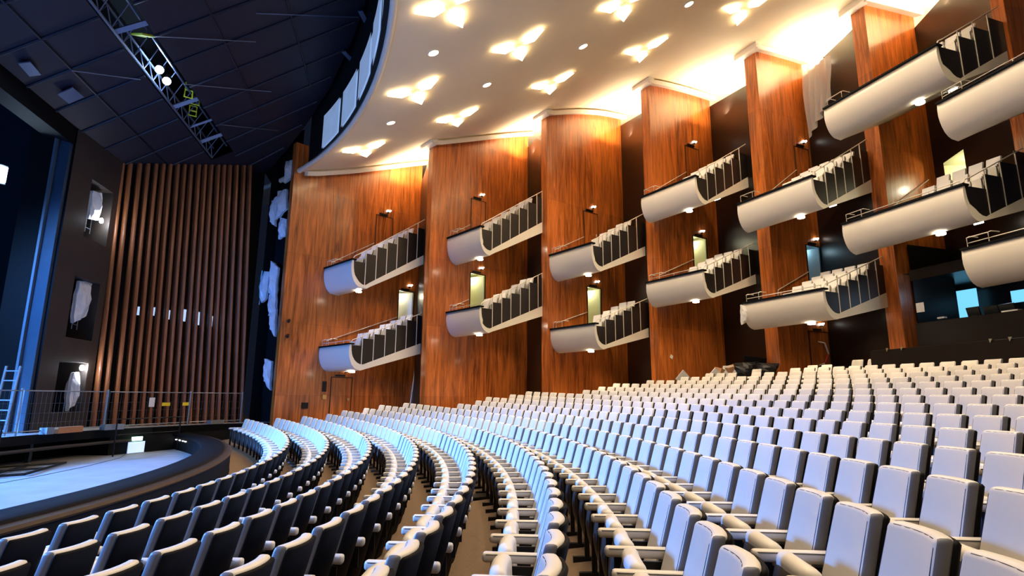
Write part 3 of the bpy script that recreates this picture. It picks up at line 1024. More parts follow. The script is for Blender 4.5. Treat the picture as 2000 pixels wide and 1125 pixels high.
# all the farther chairs, past three hundred
LO = chair_meshes(1, 4, 2, False)
bm = bmesh.new()
names = ['back_cushion', 'back_shell', 'seat_cushion', 'seat_underside', 'armrest', 'leg']
mats_ = ['leather', 'seat_dark', 'under_seat', 'black_metal']
mi_of = {'back_cushion': 0, 'back_shell': 1, 'seat_cushion': 0, 'seat_underside': 2, 'armrest': 0, 'leg': 3}
one_v, one_f, one_m = [], [], []
for nm in names:
    o_ = len(one_v)
    one_v += [v.co.copy() for v in LO[nm].vertices]
    for p in LO[nm].polygons:
        one_f.append([i + o_ for i in p.vertices])
        one_m.append(mi_of[nm])
rest = chairs[NIND:] + beside + [(0, k, 0, a, Vector((*polar(row_r(20) + .75 * (k - 20), a, 0)[:2], floor_z(20, *polar(38, a, 0)[:2]) + .16 * (k - 20)))) for k, a in extra_seats]
bm.free()
V, Fc, Mi = [], [], []
for d_, k, n_, a, p in rest:
    mx = chair_matrix(a, p)
    o_ = len(V)
    V += [tuple(mx @ v) for v in one_v]
    Fc += [[i + o_ for i in f] for f in one_f]
    Mi += one_m
me = bpy.data.meshes.new('armchairs')
me.from_pydata(V, [], Fc)
for m_ in mats_:
    me.materials.append(M[m_])
me.polygons.foreach_set('material_index', Mi)
me.polygons.foreach_set('use_smooth', [True] * len(me.polygons))
me.update()
o = link('armchair_rows', me)
tag(o, 'remaining cream armchairs filling the upper rows below the wood wall', 'armchairs', 'armchairs in the auditorium rows', kind='stuff')
for p_ in (LO[nm] for nm in names):
    bpy.data.meshes.remove(p_)

# ------------------------------------------------------------------ orchestra pit and stage
ZS, ZP = -1.05, -1.83
arc = [46.0 - 2.0 * k for k in range(56)]
mb = MB()                                               # the pit's curved parapet
pr = [(19.80, ZP - .02), (19.80, -1.34), (20.40, -1.38), (20.40, -2.7)]
V = [polar(r, a, z) for a in arc for r, z in pr]
mb.add(V, [(4 * j + k, 4 * j + k + 1, 4 * j + 5 + k, 4 * j + 4 + k) for j in range(len(arc) - 1) for k in (0, 2)] + [(0, 1, 2, 3)])
o = mb.build('pit_parapet', ['stage_black'])
tag(o, 'black curved parapet around the orchestra pit in front of the seats', 'parapet', kind='structure')
mb = MB()
pr = [(19.70, -1.33), (19.72, -1.29), (20.20, -1.29), (20.26, -1.31), (20.26, -1.37), (19.70, -1.38)]
n = len(pr)
V = [polar(r, a, z) for a in arc for r, z in pr]
mb.add(V, [(n * j + k, n * j + (k + 1) % n, n * j + n + (k + 1) % n, n * j + n + k) for j in range(len(arc) - 1) for k in range(n)] + [tuple(range(n))])
tag(mb.build('trim_pit_ledge', ['rim_black'], smooth=True), 'black ledge on top of the pit parapet', 'trim', kind='structure')
mb = MB()
pr = [(20.26, -1.325), (20.38, -1.335), (20.43, -1.365), (20.42, -1.39), (20.26, -1.38)]
n = len(pr)
V = [polar(r, a, z) for a in arc for r, z in pr]
mb.add(V, [(n * j + k, n * j + (k + 1) % n, n * j + n + (k + 1) % n, n * j + n + k) for j in range(len(arc) - 1) for k in range(n)])
tag(mb.build('trim_pit_band', ['brass_dull']), 'dull brown band below the pit ledge', 'trim', kind='structure')
# four slot lamps on the parapet's inner face
for k, a in enumerate((44.6, 43.4, 42.2, 41.2)):
    sl_ = MB()
    p = polar(19.785, a, -1.50)
    sl_.box(p, (.02, .13, .022), Matrix.Rotation(R(a), 3, 'Z'))
    tag(sl_.build('slot_lamp', ['white_lamp'], org=p), 'small white slot lamp in the pit parapet, %s from the stage end' % ORD[k + 1], 'lamp', 'slot lamps in the pit parapet')

edge = [(-12.1, 4.0), (-12.25, 9.0), (-12.32, 12.0), (-12.36, 14.1), (-12.40, 15.85), (-12.30, 17.6), (-11.78, 19.2), (-11.25, 20.7)]


def ngon(name, pts, z, mt, label, cat, side=None, zb=None):
    mb = MB()
    mb.add([Vector((x, y, z)) for x, y in pts], [tuple(range(len(pts)))])
    if side:
        for (x0, y0), (x1, y1) in zip(side[:-1], side[1:]):
            mb.add([Vector((x0, y0, z)), Vector((x1, y1, z)), Vector((x1, y1, zb)), Vector((x0, y0, zb))], [(0, 1, 2, 3)], 1)
    o = mb.build(name, mt)
    for p in o.data.polygons:
        if p.normal.z < -.5:
            p.flip()
    return tag(o, label, cat, kind='structure')


mb = MB()
ys = [-9 + .9 * k for k in range(31)] + [18.0, 18.01, 18.4, 18.8, 19.2, 19.6, 20.0, 20.4]


def pit_x(y):
    xr = CX + math.sqrt(19.9 ** 2 - (y - CY) ** 2)
    if y <= 18.0:
        return -13.5, xr
    if y < 19.2:
        return -12.22 + (y - 18.0) * .367, xr
    return min(xr, -11.78 + (y - 19.2) * .353), xr


V = []
for y in ys:
    a, b = pit_x(y)
    V += [Vector((a, y, ZP)), Vector((b, y, ZP))]
mb.add(V, [(2 * k, 2 * k + 1, 2 * k + 3, 2 * k + 2) for k in range(len(ys) - 1)])
tag(mb.build('floor_pit', ['pit_floor'], fix=False), 'pale lift floor of the orchestra pit', 'floor', kind='structure')
lip = [(-12.1, 4.0)] + edge + [(-10.6, 22.0), (-9.9, 22.55), (-9.35, 23.1)]
ngon('floor_stage', lip + [(-11, 31), (-32, 31), (-32, 4)], ZS, ['stage_floor', 'stage_black'], 'grey stage floor behind the mesh fence', 'floor', lip, ZS - .24)
mb = MB()
rec = [(-13.5, 4.0), (-13.5, 18.0), (-12.25, 17.9)] + edge[6:] + [(-10.6, 22.0), (-9.9, 22.55), (-9.35, 23.1)]
for (x0, y0), (x1, y1) in zip(rec[:-1], rec[1:]):
    mb.add([Vector((x0, y0, ZS - .02)), Vector((x1, y1, ZS - .02)), Vector((x1, y1, -2.4)), Vector((x0, y0, -2.4))], [(0, 1, 2, 3)])
tag(mb.build('wall_stage_front', ['stage_black']), 'black wall below the stage edge', 'wall', kind='structure')
# joints of the lift floor
for nm, pts in (('first', [(-11.9, 18.2), (-11.4, 17.2), (-10.9, 15.2), (-10.6, 13.2), (-10.5, 11.0), (-10.6, 8.0)]), ('second', [(-10.75, 20.6), (-9.7, 19.2), (-9.2, 17.4), (-9.05, 16.4)])):
    jt = MB()
    sm = []
    for q0, q1 in zip(pts[:-1], pts[1:]):
        for t in range(4):
            sm.append((q0[0] + (q1[0] - q0[0]) * t / 4, q0[1] + (q1[1] - q0[1]) * t / 4, ZP + .003))
    sm.append((*pts[-1], ZP + .003))
    jt.tube(sm, .006, 5)
    tag(jt.build('trim_lift_joint', ['rim_black']), 'dark joint line in the pit lift floor', 'trim', kind='structure')
# posts and pipe under the stage
for k, (x, y) in enumerate(((-13.0, 13.6), (-13.0, 14.8), (-13.0, 15.9))):
    po = MB()
    po.box((x, y, (ZP + ZS - .1) / 2), (.10, .10, ZS - .1 - ZP))
    tag(po.build('support_post', ['steel_blue'], org=(x, y, ZP)), 'thin bluish support post under the stage edge, %s from the ladder' % ORD[k + 1], 'post', 'support posts under the stage')
pp = MB()
pp.tube([(-12.20, 12.4, -1.42), (-12.27, 15.85, -1.42), (-12.10, 17.8, -1.42), (-11.9, 18.6, -1.42)], .045, 8)
tag(pp.build('pipe', ['tower_brown'], org=(-12.2, 14, -1.42)), 'long brown pipe running below the stage edge', 'pipe')
ex = empty('exit_sign', (-11.95, 18.62, -1.45), 'green glowing exit sign above a white notice under the stage edge', 'sign')
erot = Matrix.Rotation(math.atan2(1.6, .52), 3, 'Z')
s1 = MB()
s1.box((.10, -.03, .07), (.34, .05, .12), erot)
s1.build('sign_lamp', ['sign_green'], ex)
s2 = MB()
s2.box((.10, -.03, -.19), (.56, .03, .34), erot)
s2.build('notice', ['sign_white'], ex)
# metal frame lying on the pit floor
fp = [(-11.75, 15.6), (-10.9, 13.3), (-11.9, 12.4), (-12.7, 14.4)]
fr_ = MB()
for a, b in zip(fp, fp[1:] + fp[:1]):
    fr_.tube([(*a, ZP + .05), (*b, ZP + .05)], .032, 6)
mid = [((fp[0][0] + fp[1][0]) / 2, (fp[0][1] + fp[1][1]) / 2), ((fp[2][0] + fp[3][0]) / 2, (fp[2][1] + fp[3][1]) / 2)]
fr_.tube([(*mid[0], ZP + .05), (*mid[1], ZP + .05)], .028, 6)
m2 = [((fp[1][0] + fp[2][0]) / 2, (fp[1][1] + fp[2][1]) / 2), ((fp[0][0] + fp[3][0]) / 2, (fp[0][1] + fp[3][1]) / 2)]
fr_.tube([(*m2[0], ZP + .05), (*m2[1], ZP + .05)], .028, 6)
tag(fr_.build('window_grid', ['black_metal'], org=(-12.2, 14.2, ZP)), 'black window-like metal frame lying on the pit floor', 'metal grid')

# fence along the stage edge
FP = [(-12.18, 12.6), (-12.34, 14.6), (-12.18, 17.5), (-11.45, 20.7), (-10.55, 22.75)]
FH = 1.12
for k, (a, b) in enumerate(zip(FP[:-1], FP[1:])):
    A_, B_ = Vector((*a, ZS)), Vector((*b, ZS))
    e = empty('mesh_fence', A_, 'grey wire mesh fence panel on the stage edge, %s from the ladder' % ORD[k + 1], 'fence panel', 'mesh fence panels on the stage edge')
    D_ = B_ - A_
    nv = D_.normalized()
    f1 = MB()
    z0, z1 = .10, FH
    c = [D_ * .01 + Vector((0, 0, z0)), D_ * .99 + Vector((0, 0, z0)), D_ * .99 + Vector((0, 0, z1)), D_ * .01 + Vector((0, 0, z1))]
    f1.tube(c, .018, 6, closed=True)
    f1.build('frame', ['galv'], e)
    wr = MB()
    nw = int(D_.length / .14)
    for t in range(1, nw):
        q = D_ * (t / nw)
        wr.tube([q + Vector((0, 0, z0)), q + Vector((0, 0, z1))], .0035, 4)
    for z in (.30, .55, .8):
        wr.tube([c[0] + Vector((0, 0, z - z0)), c[1] + Vector((0, 0, z - z0))], .0035, 4)
    wr.build('wire_mesh', ['fence_wire'], e)
    ps = MB()
    ps.tube([D_ * .985 + Vector((0, 0, 0)), D_ * .985 + Vector((0, 0, FH + .06))], .028, 8)
    ps.build('post', ['galv'], e)
for nm, (x, y), (lx, ly, lz), mt, lb in (('timber_block', (-12.20, 16.1), (.95, .16, .16), 'timber', 'reddish timber block lying at the foot of the mesh fence'),
                                         ('fence_foot', (-12.22, 15.4), (.25, .20, .17), 'galv', 'grey concrete fence foot beside the timber block'),
                                         ('fence_foot', (-12.02, 17.6), (.60, .22, .16), 'galv', 'grey fence foot under the post past the timber block'),
                                         ('fence_foot', (-10.95, 21.6), (.60, .22, .14), 'galv', 'grey fence foot where the pit parapet meets the stage')):
    b_ = MB()
    b_.box((x, y, ZS + lz / 2), (lx, ly, lz), Matrix.Rotation(1.6 if y < 17 else 1.25, 3, 'Z'))
    tag(b_.build(nm, [mt], org=(x, y, ZS)), lb, 'block')
# notices on the fence
for nm, t, z, (sw, sh_), mt, lb in (('paper_notice', .48, .80, (.22, .30), 'paper', 'white paper notice hung on the mesh fence'), ('yellow_tag', .66, .73, (.34, .11), 'yellow', 'yellow tag on the mesh fence nearest the paper notice'), ('yellow_tag', .92, .73, (.28, .11), 'yellow', 'yellow tag on the mesh fence farther from the paper notice')):
    a, b = Vector((*FP[2], ZS)), Vector((*FP[3], ZS))
    p = a.lerp(b, t) + Vector((.03, -.008, z))
    b_ = MB()
    b_.box(p, (sw, .008, sh_), Matrix.Rotation(math.atan2((b - a).y, (b - a).x), 3, 'Z'))
    tag(b_.build(nm, [mt], org=p), lb, 'notice')
# black pipe guard rails standing in the pit before the stage edge
for k, (a, b) in enumerate((((-11.85, 17.55), (-11.2, 19.75)), ((-12.15, 13.4), (-12.2, 14.0)))):
    g_ = MB()
    g_.tube([(*a, ZP), (*a, -.72)], .022, 6)
    g_.tube([(*b, ZP), (*b, -.72)], .022, 6)
    g_.tube([(*a, -.74), (*b, -.74)], .018, 6)
    g_.tube([(*a, -1.2), (*b, -1.2)], .012, 6)
    tag(g_.build('guard_rail', ['black_metal'], org=(*a, ZP)), ('black pipe guard rail in the pit beside the exit sign', 'short black pipe guard rail in the pit beside the ladder')[k], 'guard rail')
# ladder
ld = empty('ladder', (-12.66, 14.62, ZS), 'aluminium ladder leaning at the stage edge', 'ladder')
la, lb_ = Vector((0, 0, 0)), Vector((-.42, .06, 0))
up = Vector((-.20, .38, 1.75))
for q in (la, lb_):
    r_ = MB()
    r_.tube([q, q + up], .032, 6)
    r_.build('rail', ['galv'], ld)
for k in range(7):
    r_ = MB()
    r_.tube([la + up * ((k + .5) / 7), lb_ + up * ((k + .5) / 7)], .018, 6)
    r_.build('rung', ['galv'], ld)

# ------------------------------------------------------------------ slat screen
S0, S1 = Vector((-13.31, 18.64, 0)), Vector((-10.60, 23.38, 0))
sd_ = (S1 - S0).normalized()
sn = Vector((-sd_.y, sd_.x, 0))                        # away from the hall
um = [-.2, .06, .38, .66, .94, 1.21, 1.46, 1.75, 2.01, 2.28, 2.58, 2.84, 3.10, 3.40, 3.66, 3.92, 4.23, 4.56, 4.86]
scr = empty('slat_screen', (S0.x, S0.y, ZS), 'tall screen of brown rounded vertical wood slats beside the stage', 'screen')
for u in um:
    ub, ut = .19 + 1.03 * u, -.08 + .942 * u
    zt = 7.83 + (ut + .27) * .357 - .02
    sl = MB()
    hw = .062
    pf = [(-hw, .10), (-hw, .0), (-hw * .75, -.05), (-hw * .3, -.075), (hw * .3, -.075), (hw * .75, -.05), (hw, .0), (hw, .10)]
    V, uvs = [], []
    for uu, zz in ((ub, ZS), (ut, zt)):
        for a, b in pf:
            q = S0 + sd_ * (uu + a) + sn * b
            V.append(Vector((q.x, q.y, zz)))
            uvs.append((u + a * 2, zz))
    n = len(pf)
    sl.add(V, [(k, (k + 1) % n, n + (k + 1) % n, n + k) for k in range(n)] + [tuple(range(n, 2 * n))], 0, uvs)
    sl.build('slat', ['slat_wood'], scr, org=(S0.x, S0.y, ZS))
mb = MB()
q = [S0 - sd_ * .5 + sn * .55, S1 + sd_ * .15 + sn * .55]
mb.add([Vector((q[0].x, q[0].y, ZS)), Vector((q[1].x, q[1].y, ZS)), Vector((q[1].x, q[1].y, 11)), Vector((q[0].x, q[0].y, 11))], [(0, 1, 2, 3)])
tag(mb.build('wall_behind_slats', ['stage_black']), 'black wall behind the slat screen', 'wall', kind='structure')
for k, (u, z, w2, h2) in enumerate(((1.15, 2.9, .12, .30), (1.62, 2.95, .12, .3), (2.16, 2.9, .13, .34), (2.72, 2.95, .2, .45), (3.28, 2.9, .22, .50), (3.8, 2.85, .2, .42))):
    b_ = MB()
    p = S0 + sd_ * u + sn * .53
    p.z = z
    b_.box(p, (w2, .02, h2), Matrix.Rotation(math.atan2(sd_.y, sd_.x), 3, 'Z'))
    tag(b_.build('lit_window', ['sign_white'], org=p), 'small bluish lit window behind the slat screen, %s from the tower' % ORD[k + 1], 'window', 'lit windows behind the slats')

# tower between the stage opening and the slats
TA = Vector((-12.98, 15.75, 0))
TB = S0 - sd_ * .22
td = (TB - TA)
TL = td.length
td.normalize()
tn = Vector((-td.y, td.x, 0))
if tn.x > 0:
    tn = -tn                                           # away from the hall
pt = lambda u, z, v=0.0: Vector(((TA + td * u + tn * v).x, (TA + td * u + tn * v).y, z))
HO = [(1.05, 2.35, 4.75, 6.60), (.95, 2.35, 1.65, 3.50), (.85, 2.35, -.55, .95)]
mb = MB()
wall_strip(mb, pt, 0, TL, ZS, lambda u: 9.5, HO)
for h in HO:                                           # dark niches
    a, b, c, d = h
    q = [pt(uu, zz, vv) for vv in (0, 1.0) for uu, zz in ((a, c), (b, c), (b, d), (a, d))]
    mb.add(q, [(4, 5, 6, 7), (0, 1, 5, 4), (1, 2, 6, 5), (2, 3, 7, 6), (3, 0, 4, 7)])
mb.add([pt(0, ZS), pt(0, 9.5), pt(0, 9.5, 1.2), pt(0, ZS, 1.2)], [(0, 1, 2, 3)], 1)
tag(mb.build('wall_tower', ['tower_brown', 'rim_black'], fix=False), 'dark brown lighting tower with niches beside the slat screen', 'wall', kind='structure')
sc_ = empty('steel_column', (-13.28, 15.72, ZS), 'blue-lit steel column at the edge of the stage opening', 'column')
b_ = MB()
b_.box((.06, 0, 4.5), (.34, .16, 9.0))
b_.build('web', ['steel_blue'], sc_)
b_ = MB()
b_.box((-.15, -.03, 4.5), (.07, .28, 9.0))
b_.build('flange', ['flange_steel'], sc_)


def bag(name, p, w_, h_, dp, label, cat='plastic bag', group=None, seed=0, mt='plastic', rz=0.0, parts=None):
    rnd = random.Random(seed)
    bm = bmesh.new()
    bmesh.ops.create_cube(bm, size=2.0)
    bmesh.ops.subdivide_edges(bm, edges=list(bm.edges), cuts=5, use_grid_fill=True)
    cn = [(rnd.uniform(-.22, .22), rnd.uniform(-.22, .22)) for _ in range(4)]
    low = rnd.choice((0, 1))
    cn[low] = (cn[low][0], cn[low][1] - .42)             # one lower corner hangs down to a point
    ph = [rnd.uniform(0, 6) for _ in range(4)]
    for v in bm.verts:
        x, y, z = v.co
        a, b = (x + 1) / 2, (z + 1) / 2
        wts = ((1 - a) * (1 - b), a * (1 - b), (1 - a) * b, a * b)
        dx = sum(w_i * c[0] for w_i, c in zip(wts, cn))
        dz = sum(w_i * c[1] for w_i, c in zip(wts, cn))
        th = .25 + .75 * (1 - x * x) * (1 - z * z)        # thin at the edges, fuller where the lamp sits
        fold = .22 * abs(math.sin(2.6 * x + 1.4 * z + ph[0])) - .16 * abs(math.sin(3.4 * z - 2.0 * x + ph[1]))
        v.co = ((x + dx * 1.4) * w_ / 2, (y * th + fold) * dp / 2, (z + dz * 1.4) * h_ / 2)
        v.co += Vector((rnd.uniform(-1, 1) * w_, rnd.uniform(-1, 1) * dp, rnd.uniform(-1, 1) * h_)) * .012
    me = bpy.data.meshes.new(name)
    bm.to_mesh(me)
    bm.free()
    me.materials.append(M[mt])
    if parts is not None:
        o = link(name, me, parts)
        o.location = p
    else:
        o = link(name, me, None, p)
        tag(o, label, cat, group)
    o.rotation_euler = (0, 0, rz)
    return o


# wrapped spotlights in the niches
for k, (u, z, w_, h_, lamp, lb) in enumerate(((1.85, 6.02, .46, .80, (2.05, 5.55), 'plastic-wrapped spotlight in the uppermost tower niche'),
                                              (1.95, 3.0, .58, .95, None, 'crumpled plastic-wrapped spotlight in the middle tower niche'),
                                              (2.2, .25, .34, .85, (2.2, .80), 'plastic-wrapped spotlight in the lowest tower niche'))):
    p = pt(u, z, .25)
    e = empty('wrapped_spotlight', p, lb, 'spotlight')
    bag('plastic_wrap', (0, 0, 0), w_, h_, .4, '', seed=k * 3 + 1, parts=e, rz=math.atan2(td.y, td.x))
    st = MB()
    for du in (-.14, .14):
        st.tube([tuple(td * du + Vector((0, 0, -h_ / 2 + .1)) + tn * .1), tuple(td * du + Vector((0, 0, -h_ / 2 - .55)) + tn * .1)], .014, 5)
    for zz in (-.15, -.5):
        st.tube([tuple(td * -.14 + Vector((0, 0, -h_ / 2 + zz + .1)) + tn * .1), tuple(td * .14 + Vector((0, 0, -h_ / 2 + zz + .1)) + tn * .1)], .012, 5)
    st.build('bracket', ['galv'], e)
    if lamp:
        b_ = MB()
        q = pt(lamp[0], lamp[1], .12) - p
        b_.disc(q, -tn, .085, .05)
        b_.build('lamp_lens', ['white_lamp'], e)
        light('work_light', 'POINT', pt(lamp[0], lamp[1], -.02), 28, (.80, .88, 1.0), .06)

# dark recess with wrapped spotlights between the slats and the first wood panel
mb = MB()
ga, gb = Vector((-10.55, 23.45, 0)), wall_pt(1, .0, 0, .32)
gd = gb - ga
GL = gd.length
gd.normalize()
gn = Vector((-gd.y, gd.x, 0))
if gn.y < 0:
    gn = -gn
gp = lambda u, z, v=0.0: Vector(((ga + gd * u + gn * v).x, (ga + gd * u + gn * v).y, z))
mb.add([gp(0, ZS - 1, .5), gp(GL, ZS - 1, .5), gp(GL, 11.5, .5), gp(0, 11.5, .5)], [(0, 1, 2, 3)])
mb.add([gp(0, ZS - 1, 0), gp(0, ZS - 1, .5), gp(0, 11.5, .5), gp(0, 11.5, 0)], [(0, 1, 2, 3)])
tag(mb.build('wall_recess', ['stage_black'], fix=False), 'black recess between the slat screen and the first wood panel', 'wall', kind='structure')
for k, (u, z, w_, h_, lb) in enumerate(((1.05, 9.55, .50, .75, 'wrapped spotlight at the very top of the recess'), (.78, 8.2, .56, 1.1, 'large wrapped spotlight, second from the top of the recess'),
                                         (.22, 7.95, .36, .95, 'slim wrapped spotlight beside the second from the top'), (.95, 7.0, .42, .75, 'small wrapped spotlight below the large one in the recess'),
                                         (.66, 4.75, .48, 1.25, 'tall wrapped spotlight at mid height of the recess'), (.10, 4.55, .40, 1.1, 'tall wrapped spotlight nearest the slats at mid height'),
                                         (.70, 3.75, .40, .80, 'wrapped spotlight just below mid height of the recess'), (.88, 3.0, .30, .75, 'narrow wrapped spotlight in the lower half of the recess'), (.82, .95, .36, .85, 'lowest wrapped spotlight in the recess'))):
    p = gp(u, z, .1)
    e = empty('wrapped_spotlight', p, lb, 'spotlight', 'wrapped spotlights in the recess')
    bag('plastic_wrap', (0, 0, 0), w_, h_, .42, '', seed=k * 2 + 11, parts=e, rz=math.atan2(gd.y, gd.x))
    st = MB()
    st.tube([(0, .1, h_ * .3), (.1, .38, h_ * .3)], .018, 5)
    st.build('bracket', ['black_metal'], e)

# stage house behind the opening
mb = MB()
mb.add([Vector((-31, 0, ZS)), Vector((-17.0, 25, ZS)), Vector((-17.0, 25, 14)), Vector((-31, 0, 14))], [(0, 1, 2, 3)])
tag(mb.build('wall_stage_house', ['stage_blue'], fix=False), 'dark blue wall inside the stage opening', 'wall', kind='structure')
mb = MB()
ht = Vector((.193, -.981, 0))
hs = Vector((.981, .193, 0))
h0 = Vector((-13.42, 18.4, 0))
for (s0, s1, z0, z1) in ((-1.0, -.12, 7.25, 7.85),):
    q = [h0 + ht * t + hs * s + Vector((0, 0, z)) for t in (-.4, 20) for s, z in ((s0, z0 + .25), (s1, z0), (s1, z1), (s0, z1))]
    mb.add(q, [(0, 1, 2, 3), (7, 6, 5, 4), (0, 4, 5, 1), (1, 5, 6, 2), (2, 6, 7, 3), (3, 7, 4, 0)])
tag(mb.build('lintel_stage', ['rim_black']), 'black header over the stage opening', 'header', kind='structure')
swl = empty('stage_lamp', (-15.25, 15.95, 6.3), 'bright bluish work lamp inside the stage opening', 'lamp')
b_ = MB()
b_.box((0, 0, .12), (.05, .30, .46), Matrix.Rotation(-.4, 3, 'Z'))
b_.build('lamp_panel', ['blue_glow'], swl)
b_ = MB()
b_.box((-.06, 0, .12), (.06, .40, .58), Matrix.Rotation(-.4, 3, 'Z'))
b_.build('housing', ['galv'], swl)
b_ = MB()
b_.tube([(-.08, 0, -.15), (-.08, 0, ZS - 6.3)], .02, 6)
b_.build('stand', ['black_metal'], swl)

# ------------------------------------------------------------------ dark sail over the fore-stage
sz = lambda s: 7.83 + .554 * s
sp_ = lambda s, t, dz=0.0: Vector(((h0 + hs * s + ht * t).x, (h0 + hs * s + ht * t).y, sz(s) + dz))


def smax(t):
    s = 2.9
    while s < 14 and rad(sp_(s, t)) < 22.95:
        s += .05
    return s


mb = MB()
ts = [-7 + .5 * k for k in range(60)]
for t0, t1 in zip(ts[:-1], ts[1:]):
    mb.add([sp_(-.1, t0), sp_(2.1, t0), sp_(2.1, t1), sp_(-.1, t1)], [(0, 1, 2, 3)])
    if t1 <= -1.9:
        mb.add([sp_(2.1, t0), sp_(2.85, t0), sp_(2.85, t1), sp_(2.1, t1)], [(0, 1, 2, 3)])
    a, b = smax(t0), smax(t1)
    if a > 3 or b > 3:
        mb.add([sp_(2.85, t0), sp_(a, t0), sp_(b, t1), sp_(2.85, t1)], [(0, 1, 2, 3)])
tag(mb.build('ceiling_sail', ['sail'], fix=False), 'dark sloping ceiling over the fore-stage', 'ceiling', kind='structure')
rb = MB()
for k in range(14):
    t = -4 + 1.3 * k
    rb.tube([sp_(-.1, t, -.03), sp_(2.1, t + .25, -.03)], .035, 5)
    e_ = smax(t + .4)
    if e_ > 3.2:
        rb.tube([sp_(2.85, t + .35, -.03), sp_(e_, t + .8, -.03)], .035, 5)
for s in (.9, 4.2, 6.0):
    rb.tube([sp_(s, t, -.03) for t in (-2 if s < 4 else 0, 6, 16)], .03, 5)
tag(rb.build('trim_sail_ribs', ['sail_rib']), 'black ribs on the dark sloping ceiling', 'trim', kind='structure')
mb = MB()                                              # roof above the slot
q = [sp_(1.6, -7, 1.6), sp_(3.4, -7, 1.6), sp_(3.4, 22, 1.6), sp_(1.6, 22, 1.6)]
mb.add(q + [sp_(1.6, -7, .0), sp_(1.6, 22, 0.0), sp_(3.4, -7, 0), sp_(3.4, 22, 0)], [(0, 1, 2, 3), (4, 5, 3, 0), (6, 7, 2, 1)])
tag(mb.build('ceiling_slot', ['stage_black'], fix=False), 'black bottom of the slot in the fore-stage ceiling', 'ceiling', kind='structure')
# lighting truss in the slot
tr = empty('lighting_truss', sp_(2.3, 4, .3), 'blue-lit lighting truss running through the ceiling slot', 'truss')
o0 = sp_(2.3, 4, .3)
rel = lambda p: p - o0
for s, dz in ((2.15, .02), (2.15, .42), (2.62, .30)):
    b_ = MB()
    b_.tube([rel(sp_(s, -1.9, dz)), rel(sp_(s, 16, dz))], .035, 6)
    b_.build('chord', ['truss'], tr)
b_ = MB()
for k in range(30):
    t = -1.9 + .62 * k
    b_.tube([rel(sp_(2.15, t, .02)), rel(sp_(2.15, t + .31, .42))], .016, 5)
    b_.tube([rel(sp_(2.15, t + .31, .42)), rel(sp_(2.15, t + .62, .02))], .016, 5)
    b_.tube([rel(sp_(2.15, t, .02)), rel(sp_(2.62, t + .31, .30))], .014, 5)
b_.build('lattice', ['truss'], tr)
for k, t in enumerate((-.6, .55, 2.0, 5.9)):
    b_ = MB()
    c0, c1 = sp_(2.08, t, .10), sp_(2.95, t - .05, .12)
    b_.tube([c0, c1], .085 if k in (0, 2, 3) else .05, 4)
    tag(b_.build('cross_beam', ['truss'], org=c0), 'pale steel beam crossing the ceiling slot, %s from the slat screen' % ORD[k + 1], 'beam', 'steel beams across the ceiling slot')
for k, (s, t) in enumerate(((2.42, 3.95), (2.40, 3.35))):
    c0 = sp_(s, t, .10)
    e = empty('slot_spotlight', c0, ('brilliant white spotlight in the ceiling slot, farther from the slat screen', 'brilliant white spotlight in the ceiling slot, nearer the slat screen')[k], 'spotlight', 'spotlights in the ceiling slot')
    b_ = MB()
    b_.disc((0, 0, 0), (.2, -.6, -.7), .11, .05)
    b_.build('lamp_lens', ['blue_glow'], e)
    b_ = MB()
    b_.tube([(0, 0, .02), (-.04, .12, .2)], .10, 8)
    b_.build('housing', ['black_metal'], e)
    light('slot_light', 'POINT', c0 + Vector((.05, -.12, -.05)), 22, (.45, .65, 1.0), .1)
for k, (s, t, h) in enumerate(((2.50, 2.25, .5), (2.55, 1.75, .5), (2.3, 1.2, .35))):
    c0 = sp_(s, t, .15)
    b_ = MB()
    b_.tube([c0, c0 + Vector((0, 0, h)), c0 + Vector((.18, .12, h)), c0 + Vector((.18, .12, 0))], .028, 5, closed=True)
    b_.tube([c0 + Vector((0, 0, h * .5)), c0 + Vector((.18, .12, h * .5))], .028, 5)
    tag(b_.build('clamp_frame', ['hi_yellow'], org=c0), 'bright yellow clamp frame in the ceiling slot, %s below the spotlights' % ORD[k + 1], 'frame', 'yellow frames in the ceiling slot')
b_ = MB()
c0 = sp_(2.5, 5.3, .25)
b_.box(c0, (.3, .6, .05), Matrix.Rotation(.5, 3, 'X'))
tag(b_.build('yellow_sheet', ['hi_yellow'], org=c0), 'dim yellow sheet at the stage end of the ceiling slot', 'sheet')

# glinting bits under the sail
for k, (p, q) in enumerate((((-9.56, 13.51, 9.39), (-7.8, 15.44, 10.56)), ((-10.05, 15.83, 9.37), (-8.47, 18.18, 10.49)), ((-11.51, 13.44, 8.33), (-10.69, 14.84, 8.92)), ((-10.41, 18.68, 9.49), (-9.26, 20.84, 10.34)), ((-7.32, 14.33, 10.7), (-5.06, 16.43, 12.15)))):
    b_ = MB()
    dz_ = Vector((0, 0, -.07))
    b_.tube([Vector(p) + dz_, Vector(q) + dz_], .016, 5)
    tag(b_.build('metal_pipe', ['truss'], org=Vector(p) + dz_), ('thin metal pipe under the dark ceiling, nearest the glazed panes but one', 'thin metal pipe under the dark ceiling beside the yellow frames', 'thin metal pipe under the dark ceiling on the stage side of the slot', 'thin metal pipe under the dark ceiling nearest the slat screen', 'thin metal pipe under the dark ceiling nearest the glazed panes')[k], 'pipe', 'thin pipes under the dark ceiling')
